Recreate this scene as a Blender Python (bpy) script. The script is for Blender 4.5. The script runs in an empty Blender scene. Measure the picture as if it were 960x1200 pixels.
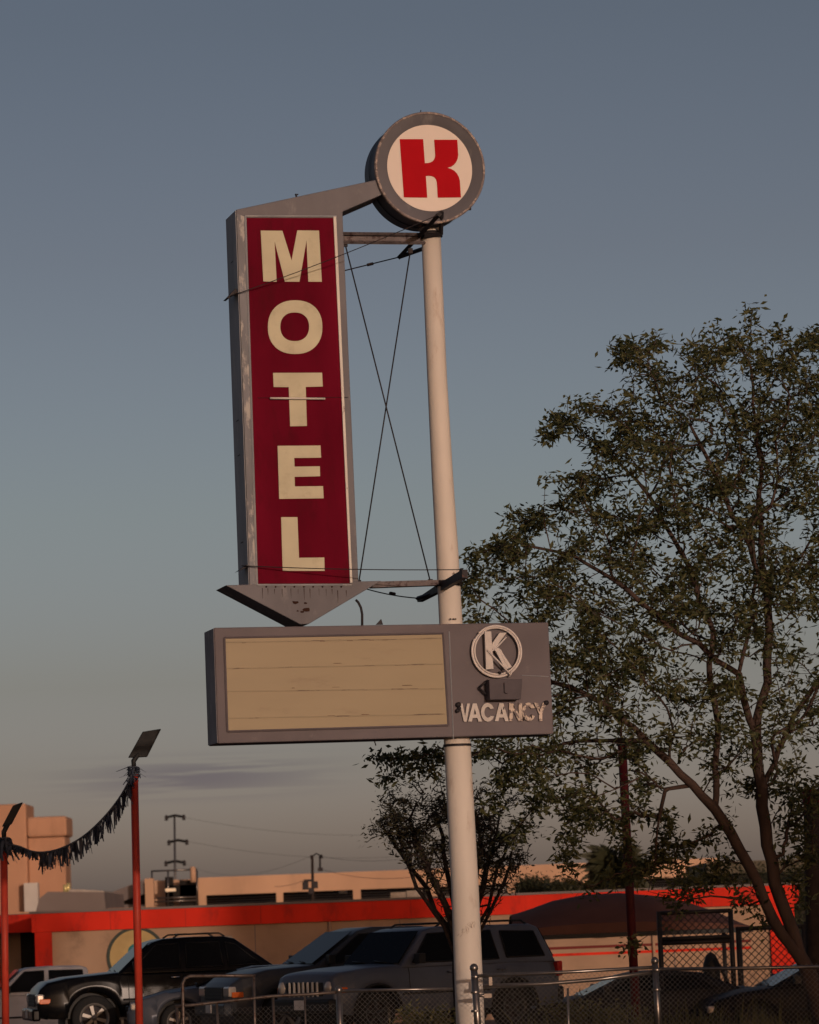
import bpy, bmesh, math, random
import numpy as np
from mathutils import Vector, Matrix
R = math.radians
random.seed(7)
S = bpy.context.scene
COL = S.collection

# ------------------------------------------------------------------ camera
F_PX = 4200.0                    # focal length in photo pixels (photo is 960 wide)
PITCH, ROLL, EYE = R(6.66), R(2.2), 1.6
ct, st, cr, sr = math.cos(PITCH), math.sin(PITCH), math.cos(ROLL), math.sin(ROLL)
FW = Vector((0, ct, st)); up0 = Vector((0, -st, ct)); rt0 = Vector((1, 0, 0))
RT = cr*rt0 - sr*up0
UP = sr*rt0 + cr*up0
CAMP = Vector((0, 0, EYE))
cam = bpy.data.cameras.new('camera'); camo = bpy.data.objects.new('camera', cam); COL.objects.link(camo)
m = Matrix((RT, UP, -FW)).transposed().to_4x4(); m.translation = CAMP
camo.matrix_world = m
cam.sensor_fit = 'HORIZONTAL'; cam.sensor_width = 36; cam.lens = 36*F_PX/960
cam.clip_start = .1; cam.clip_end = 5000
cam.dof.use_dof = True; cam.dof.focus_distance = 45.0; cam.dof.aperture_fstop = 4.5
S.camera = camo
# ------------------------------------------------------------------ light
SUN_EL, SUN_AZ = R(5.5), R(20)   # sun low behind the camera, a little to the right
SUN = Vector((math.sin(SUN_AZ)*math.cos(SUN_EL), -math.cos(SUN_AZ)*math.cos(SUN_EL), math.sin(SUN_EL)))
sl = bpy.data.lights.new('sun', 'SUN'); sl.energy = 1.5; sl.angle = R(.6); sl.color = (1.0, .75, .60)
so = bpy.data.objects.new('sun', sl); COL.objects.link(so)
so.rotation_euler = SUN.to_track_quat('Z', 'Y').to_euler(); so.location = (0, -20, 30)
W = bpy.data.worlds.new('World'); S.world = W; W.use_nodes = True
nt = W.node_tree; nt.nodes.clear()
def N(t, typ, **kw):
    n = t.nodes.new(typ)
    for k, v in kw.items():
        if k.startswith('i_'): n.inputs[k[2:]].default_value = v
        else: setattr(n, k, v)
    return n
sky = N(nt, 'ShaderNodeTexSky', sky_type='NISHITA', sun_disc=False, sun_elevation=SUN_EL, sun_rotation=math.pi-SUN_AZ,
        air_density=1.0, dust_density=3.5, ozone_density=1.6, altitude=300)
SKY_STRENGTH = .10
bg = N(nt, 'ShaderNodeBackground'); bg.inputs[1].default_value = SKY_STRENGTH
wo = N(nt, 'ShaderNodeOutputWorld')
# thin streaks of cloud low over the horizon, and the warm dusty band of the air there
tc = N(nt, 'ShaderNodeTexCoord'); sx = N(nt, 'ShaderNodeSeparateXYZ'); nt.links.new(tc.outputs['Generated'], sx.inputs[0])
hr = N(nt, 'ShaderNodeValToRGB')
hr.color_ramp.elements[0].position = .0; hr.color_ramp.elements[1].position = 1.0
RAMP = [(0.015, (2.602, 2.438, 4.602)), (0.047, (1.593, 1.456, 2.365)), (0.071, (1.275, 1.1, 1.486)), (0.118, (1.175, 0.998, 1.149)), (0.188, (0.988, 0.765, 0.822)), (0.251, (0.862, 0.669, 0.685)), (0.6, (0.833, 0.65, 0.678))]
for i_, (p_, c_) in enumerate(RAMP):
    e_ = hr.color_ramp.elements[0] if i_ == 0 else hr.color_ramp.elements[-1] if i_ == len(RAMP)-1 else hr.color_ramp.elements.new(p_)
    if i_ == len(RAMP)-1: pass
hr.color_ramp.elements[0].position = RAMP[0][0]; hr.color_ramp.elements[-1].position = RAMP[-1][0]
for e_, (p_, c_) in zip(sorted(hr.color_ramp.elements, key=lambda q: q.position), RAMP): e_.color = (*c_, 1)
nt.links.new(sx.outputs['Z'], hr.inputs[0])
mx = N(nt, 'ShaderNodeMix', data_type='RGBA', blend_type='MULTIPLY'); mx.inputs[0].default_value = 1
nt.links.new(sky.outputs[0], mx.inputs[6]); nt.links.new(hr.outputs[0], mx.inputs[7])
mp = N(nt, 'ShaderNodeMapping'); mp.inputs['Scale'].default_value = (10, 10, 260); mp.inputs['Location'].default_value = (.3, 0, 2.2)
nz = N(nt, 'ShaderNodeTexNoise'); nz.inputs['Scale'].default_value = 1.5; nz.inputs['Detail'].default_value = 4
nt.links.new(tc.outputs['Generated'], mp.inputs[0]); nt.links.new(mp.outputs[0], nz.inputs[0])
cr1 = N(nt, 'ShaderNodeMapRange', interpolation_type='SMOOTHSTEP'); cr1.inputs[1].default_value = .43; cr1.inputs[2].default_value = .53
nt.links.new(nz.outputs[0], cr1.inputs[0])
def bell(sock, c, w):
    a = N(nt, 'ShaderNodeMath', operation='SUBTRACT'); nt.links.new(sock, a.inputs[0]); a.inputs[1].default_value = c
    b = N(nt, 'ShaderNodeMath', operation='ABSOLUTE'); nt.links.new(a.outputs[0], b.inputs[0])
    d = N(nt, 'ShaderNodeMapRange', interpolation_type='SMOOTHSTEP'); nt.links.new(b.outputs[0], d.inputs[0])
    d.inputs[1].default_value = 0; d.inputs[2].default_value = w; d.inputs[3].default_value = 1; d.inputs[4].default_value = 0
    return d.outputs[0]
def mul(a, b):
    q = N(nt, 'ShaderNodeMath', operation='MULTIPLY'); nt.links.new(a, q.inputs[0])
    if isinstance(b, float): q.inputs[1].default_value = b
    else: nt.links.new(b, q.inputs[1])
    return q.outputs[0]
cm = mul(mul(cr1.outputs[0], bell(sx.outputs['Z'], .0445, .0085)), mul(bell(sx.outputs['X'], -.062, .052), 1.0))
mx2 = N(nt, 'ShaderNodeMix', data_type='RGBA', blend_type='MIX')
tint = N(nt, 'ShaderNodeMix', data_type='RGBA', blend_type='MULTIPLY'); tint.inputs[0].default_value = 1
nt.links.new(mx.outputs[2], tint.inputs[6]); tint.inputs[7].default_value = (.66, .64, .76, 1)
nt.links.new(cm, mx2.inputs[0]); nt.links.new(mx.outputs[2], mx2.inputs[6]); nt.links.new(tint.outputs[2], mx2.inputs[7])
nt.links.new(mx2.outputs[2], bg.inputs[0]); nt.links.new(bg.outputs[0], wo.inputs[0])
S.view_settings.view_transform = 'Standard'; S.view_settings.look = 'None'
S.view_settings.exposure = 0.0; S.view_settings.gamma = 1; S.view_settings.use_curve_mapping = False

# ------------------------------------------------------------------ helpers
def ray(px, py): return FW + RT*((px-480)/F_PX) + UP*((600-py)/F_PX)
def P(px, py, Y):
    d = ray(px, py); return CAMP + d*(Y/d.y)
def PX(px, Y, z=0.0):
    """world point at depth Y and height z that is seen at photo column px"""
    p = Vector((0, Y, z)) - CAMP
    # solve for x:  ((p.RT)/(p.FW))*F = px-480
    k = (px-480)/F_PX
    a = RT.x - k*FW.x; b = p.y*(RT.y-k*FW.y) + p.z*(RT.z-k*FW.z)
    return Vector((-b/a, Y, z))
def gz(x, y):
    def ss(a, b, t):
        t = min(1, max(0, (t-a)/(b-a))); return t*t*(3-2*t)
    return -.15*ss(56, 66, y) - .65*ss(64, 95, y) - .42*ss(51, 60, y)*ss(2.3, 3.6, x)*(1-ss(64, 92, y)) - .22*ss(68, 76, y)*ss(-6, -9, x)*(1-ss(84, 94, y))

class MB:
    def __init__(s): s.v = []; s.f = []; s.sm = []
    def add(s, vs, fs, smooth=False):
        o = len(s.v); s.v += [tuple(v) for v in vs]; s.f += [tuple(i+o for i in f) for f in fs]; s.sm += [smooth]*len(fs); return s
    def box(s, c, size, M=None):
        x, y, z = [k/2 for k in size]; c = Vector(c)
        vs = [Vector((a*x, b*y, d*z)) for d in (-1, 1) for b in (-1, 1) for a in (-1, 1)]
        vs = [(M @ v if M else v) + c for v in vs]
        return s.add(vs, [(0, 2, 3, 1), (4, 5, 7, 6), (0, 1, 5, 4), (2, 6, 7, 3), (0, 4, 6, 2), (1, 3, 7, 5)])
    def prism(s, pts, off):
        """closed outline of 3-D points, extruded by vector off"""
        n = len(pts); off = Vector(off); a = [Vector(p) for p in pts]
        vs = a + [p+off for p in a]
        return s.add(vs, [tuple(range(n)), tuple(range(2*n-1, n-1, -1))] + [(i, i+n, (i+1) % n+n, (i+1) % n) for i in range(n)])
    def tube(s, pts, r, n=8, cap=True, smooth=True):
        pts = [Vector(p) for p in pts]
        rr = r if isinstance(r, (list, tuple)) else [r]*len(pts)
        vs = []; fs = []; prev = None
        for i, p in enumerate(pts):
            t = (pts[min(i+1, len(pts)-1)] - pts[max(i-1, 0)])
            if t.length < 1e-9: t = Vector((0, 0, 1))
            t.normalize()
            if prev is None:
                ref = Vector((0, 0, 1)) if abs(t.z) < .9 else Vector((1, 0, 0))
                u = t.cross(ref).normalized()
            else:
                u = (prev - t*prev.dot(t)); u = u.normalized() if u.length > 1e-6 else t.orthogonal().normalized()
            prev = u; w = t.cross(u)
            for k in range(n):
                a = 2*math.pi*k/n; vs.append(p + (u*math.cos(a) + w*math.sin(a))*rr[i])
        for i in range(len(pts)-1):
            for k in range(n):
                fs.append((i*n+k, i*n+(k+1) % n, (i+1)*n+(k+1) % n, (i+1)*n+k))
        o = len(s.v); s.add(vs, fs, smooth)
        if cap:
            s.f.append(tuple(o+k for k in range(n-1, -1, -1))); s.sm.append(False)
            s.f.append(tuple(o+(len(pts)-1)*n+k for k in range(n))); s.sm.append(False)
        return s
    def lathe(s, prof, n=48, axis='Y', c=(0, 0, 0), smooth=True, closed=False):
        """prof: list of (radius, position along axis)"""
        c = Vector(c); vs = []; fs = []
        for r, h in prof:
            for k in range(n):
                a = 2*math.pi*k/n; x, y = r*math.cos(a), r*math.sin(a)
                v = {'Y': (x, h, y), 'Z': (x, y, h), 'X': (h, x, y)}[axis]; vs.append(c+Vector(v))
        m_ = len(prof)
        for i in range(m_-1 if not closed else m_):
            j = (i+1) % m_
            for k in range(n): fs.append((i*n+k, i*n+(k+1) % n, j*n+(k+1) % n, j*n+k))
        return s.add(vs, fs, smooth)
    def mesh(s, name, inv=None):
        me = bpy.data.meshes.new(name)
        vs = [inv @ Vector(v) for v in s.v] if inv else s.v
        me.from_pydata([tuple(v) for v in vs], [], s.f); me.update()
        me.polygons.foreach_set('use_smooth', s.sm)
        bm = bmesh.new(); bm.from_mesh(me); bmesh.ops.recalc_face_normals(bm, faces=bm.faces); bm.to_mesh(me); bm.free()
        return me
INV = {}
def part(name, mb, mat, parent=None, world=False, bevel=0, label=None):
    inv = INV.get(parent.name) if (world and parent) else None
    me = mb.mesh(name, inv) if isinstance(mb, MB) else mb
    o = bpy.data.objects.new(name, me); COL.objects.link(o)
    if mat: me.materials.append(mat)
    if parent:
        o.parent = parent; INV[o.name] = INV.get(parent.name)
    if bevel:
        b = o.modifiers.new('bevel', 'BEVEL'); b.width = bevel; b.segments = 2; b.limit_method = 'ANGLE'; b.angle_limit = R(35)
    if label: o['label'] = label
    return o
def part_each(name, mb, mat, parent=None, world=False, bevel=0, label=None):
    """every loose piece of mb becomes a part of its own"""
    p = list(range(len(mb.v)))
    def root(i):
        while p[i] != i: p[i] = p[p[i]]; i = p[i]
        return i
    for f in mb.f:
        for k in f[1:]: p[root(k)] = root(f[0])
    gr = {}
    for f, s_ in zip(mb.f, mb.sm): gr.setdefault(root(f[0]), []).append((f, s_))
    for fs in gr.values():
        ids = sorted({i for f, _ in fs for i in f}); mp_ = {i: k for k, i in enumerate(ids)}
        q = MB(); q.v = [mb.v[i] for i in ids]; q.f = [tuple(mp_[i] for i in f) for f, _ in fs]; q.sm = [b for _, b in fs]
        o = part(name, q, mat, parent, world, bevel, label)
    return o
def tag(o, label=None, cat=None, group=None, kind=None):
    if label: o['label'] = label
    if cat: o['category'] = cat
    if group: o['group'] = group
    if kind: o['kind'] = kind
    return o
def thing(name, loc, label, cat, rz=0, group=None):
    o = bpy.data.objects.new(name, None); COL.objects.link(o); o.empty_display_size = .2
    o.location = loc; o.rotation_euler = (0, 0, rz); tag(o, label, cat, group)
    INV[o.name] = (Matrix.Translation(Vector(loc)) @ Matrix.Rotation(rz, 4, 'Z')).inverted()
    return o
def copy_tree(o, parent=None):
    c = o.copy(); COL.objects.link(c); c.parent = parent
    for ch in list(o.children): copy_tree(ch, c)
    return c
def shape(outlines, th, fn):
    """outlines in 2-D (first outer, others may be holes) -> mesh of thickness th; fn maps (u, v, t) to local 3-D"""
    cu = bpy.data.curves.new('shape', 'CURVE'); cu.dimensions = '2D'; cu.fill_mode = 'BOTH'; cu.extrude = th/2
    for o in outlines:
        sp = cu.splines.new('POLY'); sp.points.add(len(o)-1); sp.use_cyclic_u = True
        for i, p in enumerate(o): sp.points[i].co = (p[0], p[1], 0, 1)
    ob = bpy.data.objects.new('shape', cu); COL.objects.link(ob)
    dg = bpy.context.evaluated_depsgraph_get(); dg.update()
    me = bpy.data.meshes.new_from_object(ob.evaluated_get(dg)); bpy.data.objects.remove(ob)
    mb = MB(); mb.add([fn(v.co.x, v.co.y, v.co.z) for v in me.vertices], [tuple(p.vertices) for p in me.polygons])
    return mb
def sstep(a, b, t):
    t = min(1, max(0, (t-a)/(b-a))); return t*t*(3-2*t)

# ------------------------------------------------------------------ materials
def mat(name, c, rough=.6, metal=0, var=.12, scale=3, bump=0, bscale=40, spec=.18, c2=None, lo=.45, hi=.62, trans=0, emit=None, coat=0, stretch=(1, 1, 1), detail=6):
    """base colour with a broad noise variation; c2 = second colour (stains, rust, dirt) showing in noise patches"""
    M = bpy.data.materials.new(name); M.use_nodes = True; t = M.node_tree; b = t.nodes['Principled BSDF']
    co = N(t, 'ShaderNodeTexCoord'); mpn = N(t, 'ShaderNodeMapping'); mpn.inputs['Scale'].default_value = stretch
    t.links.new(co.outputs['Object'], mpn.inputs[0])
    n1 = N(t, 'ShaderNodeTexNoise'); n1.inputs['Scale'].default_value = scale; n1.inputs['Detail'].default_value = detail
    t.links.new(mpn.outputs[0], n1.inputs[0])
    r = N(t, 'ShaderNodeMapRange'); r.inputs[1].default_value = .3; r.inputs[2].default_value = .7
    r.inputs[3].default_value = 1-var; r.inputs[4].default_value = 1+var; t.links.new(n1.outputs[0], r.inputs[0])
    mm = N(t, 'ShaderNodeVectorMath', operation='SCALE'); mm.inputs[0].default_value = c[:3]; t.links.new(r.outputs[0], mm.inputs['Scale'])
    out = mm.outputs[0]
    if c2:
        n2 = N(t, 'ShaderNodeTexNoise'); n2.inputs['Scale'].default_value = scale*2.3; n2.inputs['Detail'].default_value = 8; n2.inputs['Roughness'].default_value = .65
        t.links.new(mpn.outputs[0], n2.inputs[0])
        r2 = N(t, 'ShaderNodeMapRange', interpolation_type='SMOOTHSTEP'); r2.inputs[1].default_value = lo; r2.inputs[2].default_value = hi
        t.links.new(n2.outputs[0], r2.inputs[0])
        mxx = N(t, 'ShaderNodeMix', data_type='RGBA'); t.links.new(r2.outputs[0], mxx.inputs[0]); t.links.new(out, mxx.inputs[6]); mxx.inputs[7].default_value = (*c2, 1)
        out = mxx.outputs[2]
    t.links.new(out, b.inputs['Base Color'])
    b.inputs['Roughness'].default_value = rough; b.inputs['Metallic'].default_value = metal
    b.inputs['Specular IOR Level'].default_value = spec; b.inputs['Coat Weight'].default_value = coat
    if trans: b.inputs['Transmission Weight'].default_value = trans
    if emit: b.inputs['Emission Color'].default_value = (*emit[:3], 1); b.inputs['Emission Strength'].default_value = emit[3]
    if bump:
        n3 = N(t, 'ShaderNodeTexNoise'); n3.inputs['Scale'].default_value = bscale; n3.inputs['Detail'].default_value = 5
        t.links.new(co.outputs['Object'], n3.inputs[0])
        bp = N(t, 'ShaderNodeBump'); bp.inputs['Strength'].default_value = bump; bp.inputs['Distance'].default_value = .02
        t.links.new(n3.outputs[0], bp.inputs['Height']); t.links.new(bp.outputs[0], b.inputs['Normal'])
    return M
def leaf_mat(name, c, c2, trans=.25):
    M = bpy.data.materials.new(name); M.use_nodes = True; t = M.node_tree; b = t.nodes['Principled BSDF']; out = t.nodes['Material Output']
    g = N(t, 'ShaderNodeNewGeometry'); rp = N(t, 'ShaderNodeValToRGB')
    rp.color_ramp.elements[0].color = (*c, 1); rp.color_ramp.elements[1].color = (*c2, 1)
    t.links.new(g.outputs['Random Per Island'], rp.inputs[0]); t.links.new(rp.outputs[0], b.inputs['Base Color'])
    b.inputs['Roughness'].default_value = .55; b.inputs['Specular IOR Level'].default_value = .35
    tr = N(t, 'ShaderNodeBsdfTranslucent'); t.links.new(rp.outputs[0], tr.inputs[0])
    ms = N(t, 'ShaderNodeMixShader'); ms.inputs[0].default_value = trans
    t.links.new(b.outputs[0], ms.inputs[1]); t.links.new(tr.outputs[0], ms.inputs[2]); t.links.new(ms.outputs[0], out.inputs[0])
    return M
GREY = (.155, .148, .160)
m_grey = mat('sign_grey_paint', GREY, .62, var=.16, scale=1.6, c2=(.26, .245, .245), lo=.55, hi=.75, bump=.12, bscale=9, stretch=(1, 1, .45))
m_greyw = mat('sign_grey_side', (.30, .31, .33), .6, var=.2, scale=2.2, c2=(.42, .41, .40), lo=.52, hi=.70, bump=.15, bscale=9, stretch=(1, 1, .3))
m_edge = mat('worn_edge_sheet', (.19, .19, .205), .6, var=.2, scale=3, c2=(.42, .39, .36), lo=.5, hi=.6, stretch=(1, 1, .4))
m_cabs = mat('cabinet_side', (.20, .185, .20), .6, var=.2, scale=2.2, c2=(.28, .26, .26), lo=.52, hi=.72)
m_cab = mat('cabinet_grey_paint', (.135, .115, .122), .6, var=.14, scale=1.4, c2=(.19, .165, .165), lo=.58, hi=.8, bump=.08, bscale=6)
m_red = mat('red_panel', (.135, .005, .017), .75, spec=.02, var=.22, scale=1.6, c2=(.085, .006, .012), lo=.47, hi=.75, stretch=(1, 1, .35), bump=.04, bscale=5)
m_kred = mat('bright_red_letter', (.42, .008, .014), .7, spec=.03, var=.06, scale=4)
m_cream = mat('cream_letter', (.54, .49, .34), .6, var=.10, scale=2, c2=(.43, .38, .26), lo=.52, hi=.8)
m_disc = mat('white_disc', (.70, .60, .52), .45, var=.05, scale=1.5, c2=(.55, .46, .40), lo=.6, hi=.85)
m_msg = mat('message_panel_cream', (.33, .265, .165), .5, var=.06, scale=1.1, c2=(.26, .195, .125), lo=.55, hi=.8, stretch=(.5, 1, 2))
m_rail = mat('letter_track', (.28, .225, .14), .5, var=.1, scale=2, c2=(.14, .10, .07), lo=.55, hi=.62, stretch=(.8, 1, 8))
m_pole = mat('cream_pole_paint', (.64, .575, .50), .55, var=.09, scale=2.5, c2=(.44, .34, .27), lo=.56, hi=.78, bump=.05, bscale=20, stretch=(1, 1, .3))
m_dark = mat('dark_steel', (.03, .027, .03), .6, .3, var=.3, scale=8, c2=(.09, .05, .04), lo=.55, hi=.7)
m_steel = mat('painted_beam', (.13, .11, .11), .6, .2, var=.25, scale=6, c2=(.05, .03, .03), lo=.5, hi=.65)
m_trim = mat('white_trim', (.62, .57, .50), .4, var=.1, scale=5, c2=(.25, .18, .15), lo=.6, hi=.7, stretch=(1, 1, .5))
m_vac = mat('old_white_letter', (.55, .50, .46), .55, var=.1, scale=6, c2=(.35, .29, .26), lo=.6, hi=.75)
m_vacw = mat('flaked_white_letter', (.58, .48, .40), .55, var=.2, scale=7, c2=(.15, .12, .12), lo=.47, hi=.56)
m_neon = mat('neon_tube', (.62, .56, .52), .25, var=.05, scale=10)
m_galv = mat('galvanised', (.20, .18, .165), .30, .85, var=.2, scale=10, c2=(.16, .11, .08), lo=.58, hi=.7)
m_pipe = mat('dull_pipe', (.11, .09, .08), .45, .6, var=.25, scale=9, c2=(.07, .04, .03), lo=.5, hi=.65)
m_wire = mat('wire', (.16, .15, .14), .5, .6, var=.2, scale=4)
m_blackp = mat('black_gate_paint', (.02, .018, .018), .5, var=.2, scale=8)
m_lotred = mat('red_pole_paint', (.42, .045, .025), .45, var=.15, scale=3, c2=(.25, .03, .02), lo=.6, hi=.75)
m_fred = mat('red_fascia', (.62, .034, .018), .7, spec=.03, var=.16, scale=.7, c2=(.33, .03, .022), lo=.5, hi=.75, stretch=(1, 1, .5))
m_wall = mat('tan_stucco', (.36, .235, .155), .85, var=.14, scale=.6, c2=(.25, .17, .115), lo=.5, hi=.78, bump=.2, bscale=8)
m_garage = mat('garage_concrete', (.50, .31, .20), .85, var=.12, scale=.25, c2=(.40, .26, .17), lo=.52, hi=.8, stretch=(1, 1, .4))
m_far = mat('far_stucco', (.46, .255, .16), .85, var=.12, scale=.3, c2=(.38, .21, .13), lo=.5, hi=.8, stretch=(1, 1, .4))
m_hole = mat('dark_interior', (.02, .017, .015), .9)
m_roofg = mat('grey_roof', (.17, .14, .13), .8, var=.1, scale=.4)
m_canvas = mat('brown_canvas', (.095, .042, .03), .8, var=.15, scale=1.2)
m_bark = mat('bark', (.066, .043, .034), .9, var=.3, scale=6, bump=.5, bscale=30, stretch=(1, 1, .3))
m_bark2 = mat('dark_bark', (.035, .025, .022), .9, var=.3, scale=6, bump=.5, bscale=30)
m_leaf = leaf_mat('leaves', (.030, .042, .015), (.125, .120, .044), .30)
m_leaf2 = leaf_mat('small_tree_leaves', (.028, .027, .013), (.075, .062, .028))
m_leaf3 = leaf_mat('far_leaves', (.03, .035, .017), (.055, .055, .026))
m_grass = leaf_mat('dry_grass', (.06, .065, .022), (.15, .13, .05))
m_fringe = leaf_mat('navy_fringe', (.015, .018, .032), (.11, .13, .17), .3)
m_tyre = mat('tyre', (.018, .018, .018), .8)
m_rim = mat('rim', (.20, .185, .17), .4, .5, var=.05)
m_chrome = mat('chrome', (.6, .58, .56), .15, 1, var=.05)
m_glass = mat('car_glass', (.007, .008, .010), .08, 0, var=.05, spec=.10)
m_glass.node_tree.nodes['Principled BSDF'].inputs['IOR'].default_value = 1.22
m_rimd = mat('dark_rim', (.05, .05, .05), .4, .5, var=.1)
m_lamp = mat('clear_lamp', (.5, .44, .38), .15, .3, var=.1, scale=20)
m_orange = mat('orange_lens', (.62, .13, .03), .2, var=.1)
m_redlens = mat('red_lens', (.35, .02, .015), .2)
m_plastic = mat('black_plastic', (.02, .02, .02), .5)
def paint(name, c, rough=.32, metal=.35):
    M = mat(name, c, rough, metal*.3, var=.10, scale=1.6, coat=.0, spec=.2, c2=(c[0]*.8+.012, c[1]*.8+.009, c[2]*.8+.006), lo=.5, hi=.75)
    M.node_tree.nodes['Principled BSDF'].inputs['IOR'].default_value = 1.3
    return M

# ------------------------------------------------------------------ setting: ground
def ground():
    xs = [-1500, -400, -120, -60] + list(np.arange(-40, 41, 4.0)) + [60, 120, 400, 1500]
    ys = [-400, -100, -40, 0] + list(np.arange(20, 101, 2.5)) + [120, 160, 240, 400, 1000, 3000]
    mb = MB(); vs = [(x, y, gz(x, y)) for y in ys for x in xs]; n = len(xs)
    mb.add(vs, [(j*n+i, j*n+i+1, (j+1)*n+i+1, (j+1)*n+i) for j in range(len(ys)-1) for i in range(n-1)], True)
    mg = mat('dirt_ground', (.13, .10, .08), .95, var=.25, scale=.8, c2=(.08, .07, .05), lo=.5, hi=.6, bump=.6, bscale=6)
    tag(part('ground', mb, mg), kind='structure')
    mb = MB()
    xs2 = np.arange(-40, 41, 4.0); ys2 = np.arange(52.5, 94, 2.5); n = len(xs2)
    mb.add([(x, y, gz(x, y)+.006) for y in ys2 for x in xs2], [(j*n+i, j*n+i+1, (j+1)*n+i+1, (j+1)*n+i) for j in range(len(ys2)-1) for i in range(n-1)], True)
    tag(part('parking_lot', mb, mat('asphalt', (.055, .052, .05), .9, var=.25, scale=.7, c2=(.08, .075, .07), lo=.5, hi=.7, bump=.4, bscale=25)), kind='structure')
    mb = MB(); mb.box((0, 18, .004), (600, 11, .008)); tag(part('road', mb, mat('street_asphalt', (.05, .048, .047), .9, var=.2, scale=.7, bump=.4, bscale=25)), kind='structure')
    mb = MB(); mb.box((0, 26, .07), (600, 3, .14)); tag(part('pavement', mb, mat('pavement_concrete', (.26, .24, .22), .9, var=.15, scale=.8, bump=.3, bscale=20), bevel=.02), kind='structure')
ground()

# ------------------------------------------------------------------ the motel sign
SA = R(15); SY = 44.0
base = P(551.5, 1243, SY); base.z = 0
SIGN = thing('motel_sign', base, 'tall motel sign on a cream pole with round drum, red blade and letter board', 'motel sign', SA)
SI = INV[SIGN.name]; CL = SI @ CAMP
def L(px, py, w):
    """ray through photo pixel, cut with the plane local y = w of the sign -> local point"""
    d = SI.to_3x3() @ ray(px, py); t = (w - CL.y)/d.y; return CL + d*t
def prismL(mb, pix, w0, w1):
    pts = [L(x, y, w0) for x, y in pix]; return mb.prism(pts, (0, w1-w0, 0))
def shapeL(outl, w, th):
    o2 = [[(L(x, y, w).x, L(x, y, w).z) for x, y in o] for o in outl]
    return shape(o2, th, lambda u, v, t: (u, w-th/2+t, v))
WF = -.30      # front plane of the blade
# pole: gently tapered steel tube
pp = [(268, 504.8, 11.3), (440, 512.2, 11.6), (560, 518.6, 12.6), (650, 524.2, 13.3), (740, 529, 13.8), (870, 535.9, 15.6), (1040, 545, 16.1), (1190, 551, 16.8), (1243, 551.5, 16.8)]
mb = MB(); pts = []; rr = []
for y, x, r in pp:
    q = L(x, y, 0); pts.append(q); rr.append(r/F_PX*(SY*ct + (q.z-EYE)*st))
pts[-1] = Vector((pts[-2].x+.0, 0, -.15)); pts[-1].x = pts[-2].x
mb.tube(pts, rr, 40)
pole = part('pole', mb, m_pole, SIGN)
def pole_x(z):
    for a, b in zip(pts[:-1], pts[1:]):
        if b.z <= z <= a.z: return a.x + (b.x-a.x)*(a.z-z)/(a.z-b.z)
    return pts[0].x
# scratches drawn on the pole near eye height
mb = MB(); random.seed(3)
def on_pole(px, py):
    q = L(px, py, 0); cx = pole_x(q.z); dx = q.x-cx; r = rr[6]*1.0+.004
    return Vector((q.x, -math.sqrt(max(r*r-dx*dx, 1e-4)), q.z))
for k in range(5):
    x0, y0 = 537+k*3.2, 1094-k*3.0
    path = [on_pole(x0+random.uniform(-1.5, 1.5)+2.5*math.sin(j*1.3+k), y0+random.uniform(-2, 2)+4*math.cos(j*1.7)) for j in range(6)]
    mb.tube(path, .0022, 4)
part('scribble', mb, mat('scribble', (.36, .29, .24), .7), pole)
mb = MB(); mb.lathe([(rr[5]+.012, 0), (rr[5]+.012, .03)], 32, 'Z', (pole_x(L(536, 872, 0).z), 0, L(536, 875, 0).z), True)
part('pole_collar', mb, m_dark, pole)

# blade cabinet with the top arm
mb = MB()
prismL(mb, [(276.7, 245.5), (441, 210.5), (449, 227.5), (401.6, 248), (420.5, 684), (292.5, 686)], WF, WF+.58)
blade = part('blade_cabinet', mb, m_grey, SIGN, bevel=.012)
mb = MB()
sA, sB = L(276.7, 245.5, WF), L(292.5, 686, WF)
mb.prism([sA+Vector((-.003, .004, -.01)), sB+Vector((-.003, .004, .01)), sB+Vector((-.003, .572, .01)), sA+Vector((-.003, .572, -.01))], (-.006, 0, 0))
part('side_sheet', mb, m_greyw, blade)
mb = MB(); prismL(mb, [(277.4, 250), (287.0, 254), (301.0, 685), (293.1, 685)], WF-.006, WF-.001); part('front_edge_sheet', mb, m_edge, blade)
mb = MB(); prismL(mb, [(289, 255.2), (391, 255.4), (410.3, 683.7), (302.6, 684)], WF-.012, WF-.002)
redp = part('red_panel', mb, m_red, blade)
fr = MB()      # folded metal lips round the panel
for a, b in (((287.5, 253.3), (394.5, 253.6)), ((302, 685.8), (412, 685.6)), ((287.6, 253.5), (301.3, 686))):
    q0, q1 = L(*a, WF-.012), L(*b, WF-.012); fr.tube([q0, q1], .013, 4, smooth=False)
part_each('panel_lip', fr, m_greyw, blade)
mb = MB(); prismL(mb, [(390.8, 253.5), (394.2, 253.5), (413.2, 683), (410.4, 683)], WF-.03, WF-.002)
part('trim_strip', mb, m_trim, blade, bevel=.004)
mb = MB()      # vents and seam plates on the narrow side of the blade
xs = L(277.5, 300, WF).x
for py, h in ((308, .11), (338, .02), (498, .17), (540, .19), (640, .13)):
    z = L(280, py, WF).z; xx = L(277+(py-245)*.0355, py, WF).x
    mb.box((xx-.004, WF+.30, z), (.012, .08, h)); 
    mb.box((xx-.004, WF+.30, z+h/2+.012), (.02, .13, .012))
part_each('side_vent', mb, m_dark, blade)
mb = MB()
for py in (345, 470, 585):
    z = L(280, py, WF).z; xx = L(277+(py-245)*.0355, py, WF).x
    mb.box((xx-.002, WF+.29, z), (.012, .56, .03))
part_each('side_seam', mb, m_greyw, blade)
LETT = {}
c1 = lambda pts, s, ox, oy: [(x/s+ox, y/s+oy) for x, y in pts]
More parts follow.
